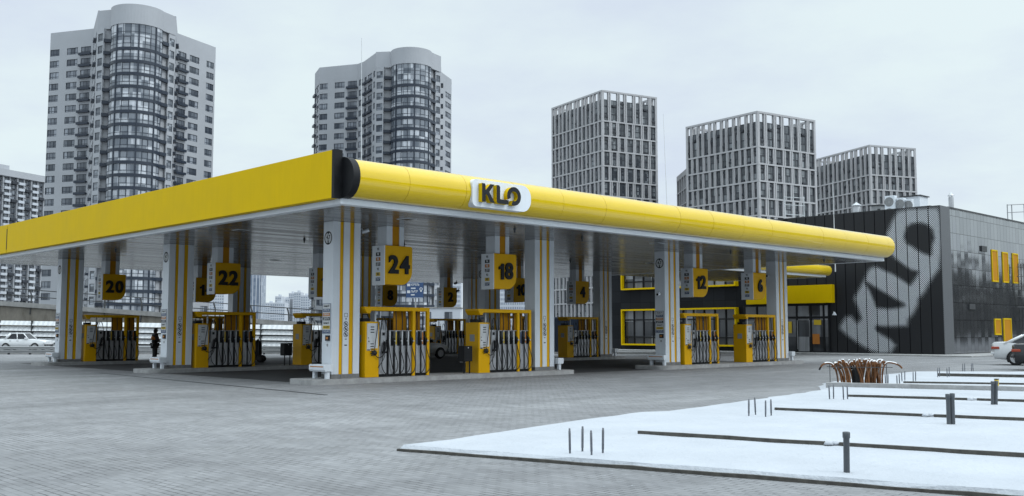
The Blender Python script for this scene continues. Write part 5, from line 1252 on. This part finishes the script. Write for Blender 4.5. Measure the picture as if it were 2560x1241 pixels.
# ------------------------------------------------------------------ vehicles
def car(label, loc, rz, col, L, W, H, prof, cabin, wheels, rw, group=None, boxy=False, name='parked_car', lamps=True):
    """x forward; prof: list of (x, bottom, shoulder, halfwidth); cabin: (x windscreen base, x roof front, x roof rear, x rear window base, shoulder z)"""
    t = thing(name, label, 'car', loc, rz, group)
    cm = paint('car_paint_' + label[:12].replace(' ', '_'), col, .28, var=.05, coat=.5, streak=.05)
    mb = MB(); rows_ = []
    for x, b, s, w in prof:
        hh = s - b
        half = [(0, b), (w*.82, b), (w*.95, b+hh*.12), (w, b+hh*.45), (w*.985, b+hh*.72), (w*.93, s-.015), (w*.80, s+.008), (0, s+.025)]
        rows_.append([(x, y, z) for y, z in half] + [(x, -y, z) for y, z in half[-2:0:-1]])
    n = len(rows_[0]); vs = [q for r in rows_ for q in r]; fs = [(i*n+k, i*n+(k+1) % n, i*n+n+(k+1) % n, i*n+n+k) for i in range(len(rows_)-1) for k in range(n)]
    mb.add(vs, fs, 0, True); mb.add(rows_[0], [tuple(range(n))], 0); mb.add(rows_[-1], [tuple(reversed(range(n)))], 0)
    body = mb.build('body', cm, t, 0, True)
    e = body.modifiers.new('Edge', 'EDGE_SPLIT'); e.split_angle = R(50)
    x0, x1, x2, x3, zs = cabin; w0, w1 = W/2*.90, W/2*.70
    mb = MB(); G = [(x0, w0, zs), (x1, w1, H-.03), (x2, w1, H-.03), (x3, w0*.96, zs)]
    Lp = [(x, y, z) for x, y, z in G]; Rp = [(x, -y, z) for x, y, z in G]
    mb.add(Lp + Rp, [(0, 1, 2, 3), (7, 6, 5, 4), (0, 4, 5, 1), (2, 6, 7, 3)], 0); mb.build('window', M['car_glass'], t, 0, True)
    mb = MB(); k = .05
    mb.add([(x1+.03, w1, H-.06), (x2-.03, w1, H-.06), (x2-.03, -w1, H-.06), (x1+.03, -w1, H-.06), (x1-.12, w1*.86, H), (x2+.12, w1*.86, H), (x2+.12, -w1*.86, H), (x1-.12, -w1*.86, H)], [(0,1,5,4), (1,2,6,5), (2,3,7,6), (3,0,4,7), (4,5,6,7)], 0)
    for s in (1, -1):
        for pa, pb, rd in ((G[0], G[1], .045), (G[3], G[2], .075 if not boxy else .10)): mb.tube([(pa[0], s*pa[1], pa[2]), (pb[0], s*pb[1], pb[2])], rd, 6)
        xm = (x1+x2)/2; mb.tube([((x0+x3)/2+.05, s*w0, zs), (xm, s*w1, H-.03)], .04, 6); mb.tube([(x1, s*w1, H-.04), (x2, s*w1, H-.04)], .04, 6)
    mb.build('roof', cm, t, 0, True)
    for xw in wheels:
        for s in (1, -1):
            mb = MB(); mb.lathe([(rw*1.16, -.02), (rw*1.16, .012), (.01, .014)], (xw, s*(W/2*.985), rw), 'Y', 24); mb.v = [(p[0], p[1], max(p[2], .14)) for p in mb.v]; mb.build('wheel_arch', M['black'], t, 0, True)
            mb = MB(); yc = s*(W/2*.985 - .07); mb.lathe([(rw*.6, -.10), (rw*.94, -.10), (rw, -.06), (rw, .06), (rw*.94, .10), (rw*.6, .10)], (xw, yc, rw), 'Y', 28); wh = mb.build('wheel', M['rubber'], t, 0, True)
            mb = MB(); yo = yc + s*.098
            mb.lathe([(rw*.66, -.02), (rw*.66, .015), (rw*.58, .01), (rw*.58, -.015)], (xw, yo, rw), 'Y', 28)
            for a in range(5 if not boxy else 8):
                an = a*2*math.pi/(5 if not boxy else 8); u = Vector((math.cos(an), 0, math.sin(an))); v = Vector((-math.sin(an), 0, math.cos(an)))
                q = Vector((xw, yo + s*.008, rw)); mb.add([q - v*.05, q + u*rw*.6 - v*.03, q + u*rw*.6 + v*.03, q + v*.05], [(0,1,2,3)], 0)
            mb.build('rim', M['steel'], wh)
    xf, xr = prof[-1][0], prof[0][0]; zl = prof[-1][2]
    for s in (1, -1):
        mb = MB(); mb.box(xf-.16, xf+.012, s*W*.40-.17, s*W*.40+.13*1, zl-.24, zl-.08); mb.build('headlight', M['paper'], t, .02)
        mb = MB(); zr = prof[0][2]; mb.box(xr-.012, xr+.34, min(s*W*.28, s*W*.475), max(s*W*.28, s*W*.475), zr-.25, zr-.14); mb.build('tail_light', M['red'], t, .02)
        mb = MB(); mb.box(x0-.25, x0-.10, min(s*W*.47, s*W*.57), max(s*W*.47, s*W*.57), zs+.02, zs+.14); mb.build('mirror', cm, t, .02)
        mb = MB()
        for xh in ((x0+x3)/2+.55*(x0-x3)/2*.2, x3+.45): mb.box(xh-.09, xh+.09, s*W/2*.97-.012, s*W/2*.97+.012, zs-.16, zs-.125)
        mb.build('door_handle', M['dark'] if boxy else cm, t)
    mb = MB(); mb.box(xr-.05, xr+.10, -W*.46, W*.46, prof[0][1]+.02, prof[0][1]+.14); mb.box(xf-.10, xf+.05, -W*.46, W*.46, prof[-1][1]+.02, prof[-1][1]+.14)
    mb.build('bumper', M['dark'] if boxy else cm, t, .03)
    return t
ANG = lambda v: math.atan2(v.y, v.x)
pl = CP(lat_of(68, 84), 84)
lp = [(-2.0, .34, .88, .70), (-1.9, .28, .92, .80), (-1.3, .26, .94, .81), (-.4, .25, .94, .81), (.6, .25, .93, .81), (1.5, .26, .86, .80), (1.95, .30, .80, .78), (2.05, .36, .74, .72)]
car('white boxy old sedan driving on the road at the left edge', (pl.x, pl.y, .004), ANG(RGT), (.74, .76, .78), 4.1, 1.62, 1.44, lp, (.62, .12, -.95, -1.32, .92), (1.20, -1.22), .29, boxy=True, name='moving_car')
sv = [(-1.9, .40, .98, .66), (-1.8, .30, 1.02, .80), (-1.2, .26, 1.02, .86), (0, .25, .98, .86), (.9, .25, .94, .86), (1.55, .27, .86, .83), (1.95, .32, .74, .74), (2.05, .42, .66, .58)]
pw_ = at_z(1100, 897, 0)
car('silver hatchback standing in the lane behind the pump under sign 24', (pw_.x - 1.25, pw_.y + .82, 0), 0.0, (.80, .81, .83), 4.1, 1.72, 1.50, sv, (.95, .15, -1.2, -1.75, .97), (1.25, -1.28), .31)
pdir = Vector((.25, -.97, 0)).normalized()
md = [(-2.40, .50, 1.02, .62), (-2.30, .30, 1.08, .80), (-1.8, .26, 1.10, .89), (-1.0, .24, 1.02, .91), (.2, .24, .97, .91), (1.0, .24, .93, .91), (1.8, .26, .86, .88), (2.25, .32, .74, .76), (2.38, .42, .66, .58)]
p0 = at_z(2481, 913, 0)
o_ = Vector((p0.x, p0.y, 0)) + pdir*2.4 + Vector((pdir.y, -pdir.x, 0))*(-.75)
car('white sedan parked at the right edge, its tail towards the shop', (o_.x, o_.y, 0), ANG(pdir), (.70, .72, .74), 4.8, 1.84, 1.45, md, (.95, .05, -1.05, -1.85, 1.0), (1.42, -1.38), .335, group='cars parked at the right edge')
p1 = at_z(2529, 926, 0)
o_ = Vector((p1.x, p1.y, 0)) + pdir*2.45 + Vector((pdir.y, -pdir.x, 0))*(-.6)
car('dark grey sedan parked in front of the white sedan at the right edge', (o_.x, o_.y, 0), ANG(pdir), (.018, .020, .023), 4.8, 1.84, 1.50, md, (.95, .05, -1.05, -1.85, 1.0), (1.42, -1.38), .335, group='cars parked at the right edge')

# ------------------------------------------------------------------ the attendant behind the second column
def skin(name, mat, verts, edges, radii, parent=None, sub=1):
    me = bpy.data.meshes.new(name); me.from_pydata(verts, edges, []); me.materials.append(mat)
    o = link(name, me, parent); bm = bmesh.new(); bm.from_mesh(me); bm.to_mesh(me); bm.free()
    if not me.skin_vertices: me.attributes  # noqa
    sk = o.modifiers.new('Skin', 'SKIN'); sk.use_smooth_shade = True
    for i, r in enumerate(radii):
        me.skin_vertices[0].data[i].radius = (r, r) if not isinstance(r, tuple) else r
        me.skin_vertices[0].data[i].use_root = (i == 0)
    s = o.modifiers.new('Sub', 'SUBSURF'); s.levels = sub; s.render_levels = sub
    return o
M['skin'] = paint('skin', (.42, .26, .19), .5); M['cloth'] = paint('dark_cloth', (.016, .017, .020), .8, var=.3, scale=6); M['vest'] = paint('orange_vest', (.42, .14, .02), .7, var=.2, scale=6)
Pp = CP(lat_of(391, 52.6), 52.6)
# pose: standing, seen from behind and turned to the right, arms bent in front; local x = right, y = facing
V = [(0,0,.95), (0,0,1.08), (0,.01,1.25), (0,.01,1.42), (0,.02,1.50), (0,.05,1.60), (0,.06,1.70),
     (.17,0,1.42), (.22,.02,1.20), (.20,.20,1.06), (-.17,0,1.42), (-.22,.02,1.20), (-.20,.20,1.06),
     (.09,0,.90), (.10,.02,.50), (.10,-.02,.10), (.11,.10,.04), (-.09,0,.90), (-.10,.03,.50), (-.10,0,.10), (-.11,.12,.04)]
Ed = [(0,1),(1,2),(2,3),(3,4),(4,5),(5,6),(3,7),(7,8),(8,9),(3,10),(10,11),(11,12),(0,13),(13,14),(14,15),(15,16),(0,17),(17,18),(18,19),(19,20)]
Rd = [.13,.12,.14,.13,.06,.09,.085,.07,.052,.036,.07,.052,.036,.09,.06,.045,.035,.09,.06,.045,.035]
def hand(side, w, tgt):
    global V, Ed, Rd
    b = len(V); x, y, z = V[w]; V.append((x, y+.06, z-.01)); Ed.append((w, b)); Rd.append((.034, .018)); 
    for k, (dx, ln) in enumerate(((-.03, .07), (-.01, .08), (.012, .075), (.032, .06))):
        i = len(V); V.append((x+dx, y+.06+ln*.6, z-.015)); V.append((x+dx, y+.06+ln*.9, z-.045)); Ed.extend([(b, i), (i, i+1)]); Rd.extend([.009, .008])
    i = len(V); V.append((x-side*.045, y+.05, z-.02)); V.append((x-side*.05, y+.085, z-.03)); Ed.extend([(b, i), (i, i+1)]); Rd.extend([.010, .009])
hand(1, 9, None); hand(-1, 12, None)
person = skin('person', M['skin'], V, Ed, Rd); person.location = (Pp.x, Pp.y, 0); person.rotation_euler = (0, 0, YAW - R(90) - R(50))
tag(person, 'attendant in black clothes with an orange vest standing behind the middle row column', 'person')
def sub_(idx, extra, name, mat, keep):
    mp = {v: i for i, v in enumerate(idx)}; vv = [V[i] for i in idx]; ee = [(mp[a], mp[b]) for a, b in Ed if a in mp and b in mp]; rr = [(Rd[i] if not isinstance(Rd[i], tuple) else Rd[i][0]) + extra for i in idx]
    return skin(name, mat, vv, ee, rr, person)
sub_([2, 1, 0, 3, 7, 8, 9, 10, 11, 12, 4], .035, 'jacket', M['cloth'], None)
sub_([0, 13, 14, 15, 16, 17, 18, 19, 20], .045, 'trousers', M['cloth'], None)
skin('hood', M['cloth'], [(0,.0,1.50), (0,.02,1.60), (0,.035,1.72), (0,.04,1.80)], [(0,1),(1,2),(2,3)], [.10,.125,.12,.06], person)
skin('vest', M['vest'], [(0,0,1.12), (0,.005,1.25), (0,.005,1.40)], [(0,1),(1,2)], [.21,.25,.22], person)
mb = MB()
for s in (-1, 1): mb.lathe([(.001, -.005), (.012, 0), (.001, .006)], (s*.032, .143, 1.665), 'Y', 8, 1)
mb.tube([(0, .135, 1.66), (0, .165, 1.63), (0, .14, 1.62)], [.010, .016, .010], 6, 0); mb.tube([(-.025, .140, 1.585), (0, .147, 1.583), (.025, .140, 1.585)], .006, 5, 1)
mb.build('face', [M['skin'], M['ink']], person)
# ------------------------------------------------------------------ sky, sun, camera
w = bpy.data.worlds.new('World'); bpy.context.scene.world = w; w.use_nodes = True; nt = w.node_tree
bg = nt.nodes['Background']; SUN_EL, SUN_AZ = R(42), R(-62)      # azimuth measured from +X towards +Y
sk = N(nt, 'ShaderNodeTexSky', sky_type='NISHITA'); sk.sun_disc = False; sk.sun_elevation = SUN_EL; sk.sun_rotation = R(90) - SUN_AZ
tc = N(nt, 'ShaderNodeTexCoord').outputs['Generated']
sx = N(nt, 'ShaderNodeSeparateXYZ'); nt.links.new(tc, sx.inputs[0])
zc = mth(nt, 'ADD', mth(nt, 'MAXIMUM', sx.outputs['Z'], 0.0), .18)
pv = N(nt, 'ShaderNodeVectorMath', operation='SCALE'); nt.links.new(tc, pv.inputs[0]); nt.links.new(mth(nt, 'DIVIDE', 1.0, zc), pv.inputs['Scale'])
n1 = noise(nt, mapped(nt, pv.outputs[0], (1, 1, .0), (0, 0, .6), (3.1, 1.7, 0)), 1.1, 7, .58)
n2 = noise(nt, mapped(nt, pv.outputs[0], (1, 1, .0), (0, 0, .2), (9.1, 4.7, 0)), .55, 4, .5)
cf = ramp(nt, mth(nt, 'ADD', mth(nt, 'MULTIPLY', n1, .6), mth(nt, 'MULTIPLY', n2, .4)), [(.40, 0.0), (.55, 1.0)])
cloud = mixc(nt, cf, (6.9, 7.75, 8.95), (8.0, 9.15, 9.45))
col = mixc(nt, .95, sk.outputs[0], cloud)
zen = N(nt, 'ShaderNodeMapRange', interpolation_type='SMOOTHSTEP'); nt.links.new(sx.outputs['Z'], zen.inputs[0])
for _i, _v in ((1, .45), (2, .92), (3, 1.0), (4, 2.6)): zen.inputs[_i].default_value = _v
dp_ = N(nt, 'ShaderNodeVectorMath', operation='DOT_PRODUCT'); nt.links.new(tc, dp_.inputs[0]); dp_.inputs[1].default_value = (math.cos(SUN_EL)*math.cos(SUN_AZ), math.cos(SUN_EL)*math.sin(SUN_AZ), math.sin(SUN_EL))
glow = mth(nt, 'MULTIPLY', mth(nt, 'POWER', mth(nt, 'MAXIMUM', dp_.outputs['Value'], 0.0), 3.0), .6)
col = mixc(nt, 1.0, col, mth(nt, 'ADD', zen.outputs[0], glow), 'MULTIPLY')
nt.links.new(col, bg.inputs['Color']); bg.inputs['Strength'].default_value = .10
sl = bpy.data.lights.new('sun', 'SUN'); sl.energy = .8; sl.angle = R(22); sl.color = (1.0, .985, .96)
so = bpy.data.objects.new('sun', sl); C.objects.link(so)
sd = Vector((math.cos(SUN_EL)*math.cos(SUN_AZ), math.cos(SUN_EL)*math.sin(SUN_AZ), math.sin(SUN_EL)))
so.rotation_euler = sd.to_track_quat('Z', 'Y').to_euler(); so.location = (0, 0, 60)
cam = bpy.data.cameras.new('camera'); co = bpy.data.objects.new('camera', cam); C.objects.link(co)
cam.sensor_width = 36; cam.lens = FOC*36/2560; cam.clip_start = .1; cam.clip_end = 6000
co.location = EYEV; co.rotation_euler = (R(90) + PITCH, 0, YAW - R(90)); 
sc = bpy.context.scene; sc.camera = co
sc.view_settings.view_transform = 'Standard'; sc.view_settings.look = 'None'; sc.view_settings.exposure = 0.0; sc.view_settings.gamma = 1.0
# unseen dark wood mirrored in the glossy wall; ring added to darken canopy reflections
wr = random.Random(21); mb = MB()
def clump(cx_, cy_, H_, s0, s1):
    z_ = wr.uniform(.3, H_)*(1 - .12*wr.random()); s_ = wr.uniform(s0, s1); q_ = Vector((cx_, cy_, z_))
    u_ = Vector((wr.gauss(0, 1), wr.gauss(0, 1), wr.gauss(0, 1))).normalized()*s_; v_ = u_.orthogonal().normalized()*s_
    mb.add([q_-u_, q_+v_*.7, q_+u_, q_-v_*.7], [(0,1,2,3)])
for k in range(4200):
    t_ = wr.random(); clump(130 + 330*t_ + wr.gauss(0, 6), -10 - 70*t_ + wr.gauss(0, 8), 11 + 3.5*math.sin(t_*40) + 2*math.sin(t_*97), .6, 1.5)
for k in range(9000):
    an = R(wr.uniform(-150, -16)); rd = 170 + wr.gauss(0, 9); clump(rd*math.cos(an) + 30, rd*math.sin(an), 27 + 4*math.sin(an*23) + 3*math.sin(an*51), 1.2, 2.6)
o = mb.build('unseen_reflection_wood', paint('unseen_wood_dark', (.035, .036, .032), .9, var=.4, scale=.3)); o['kind'] = 'stuff'
sc.cycles.max_bounces = 6; sc.cycles.diffuse_bounces = 1; sc.cycles.glossy_bounces = 3
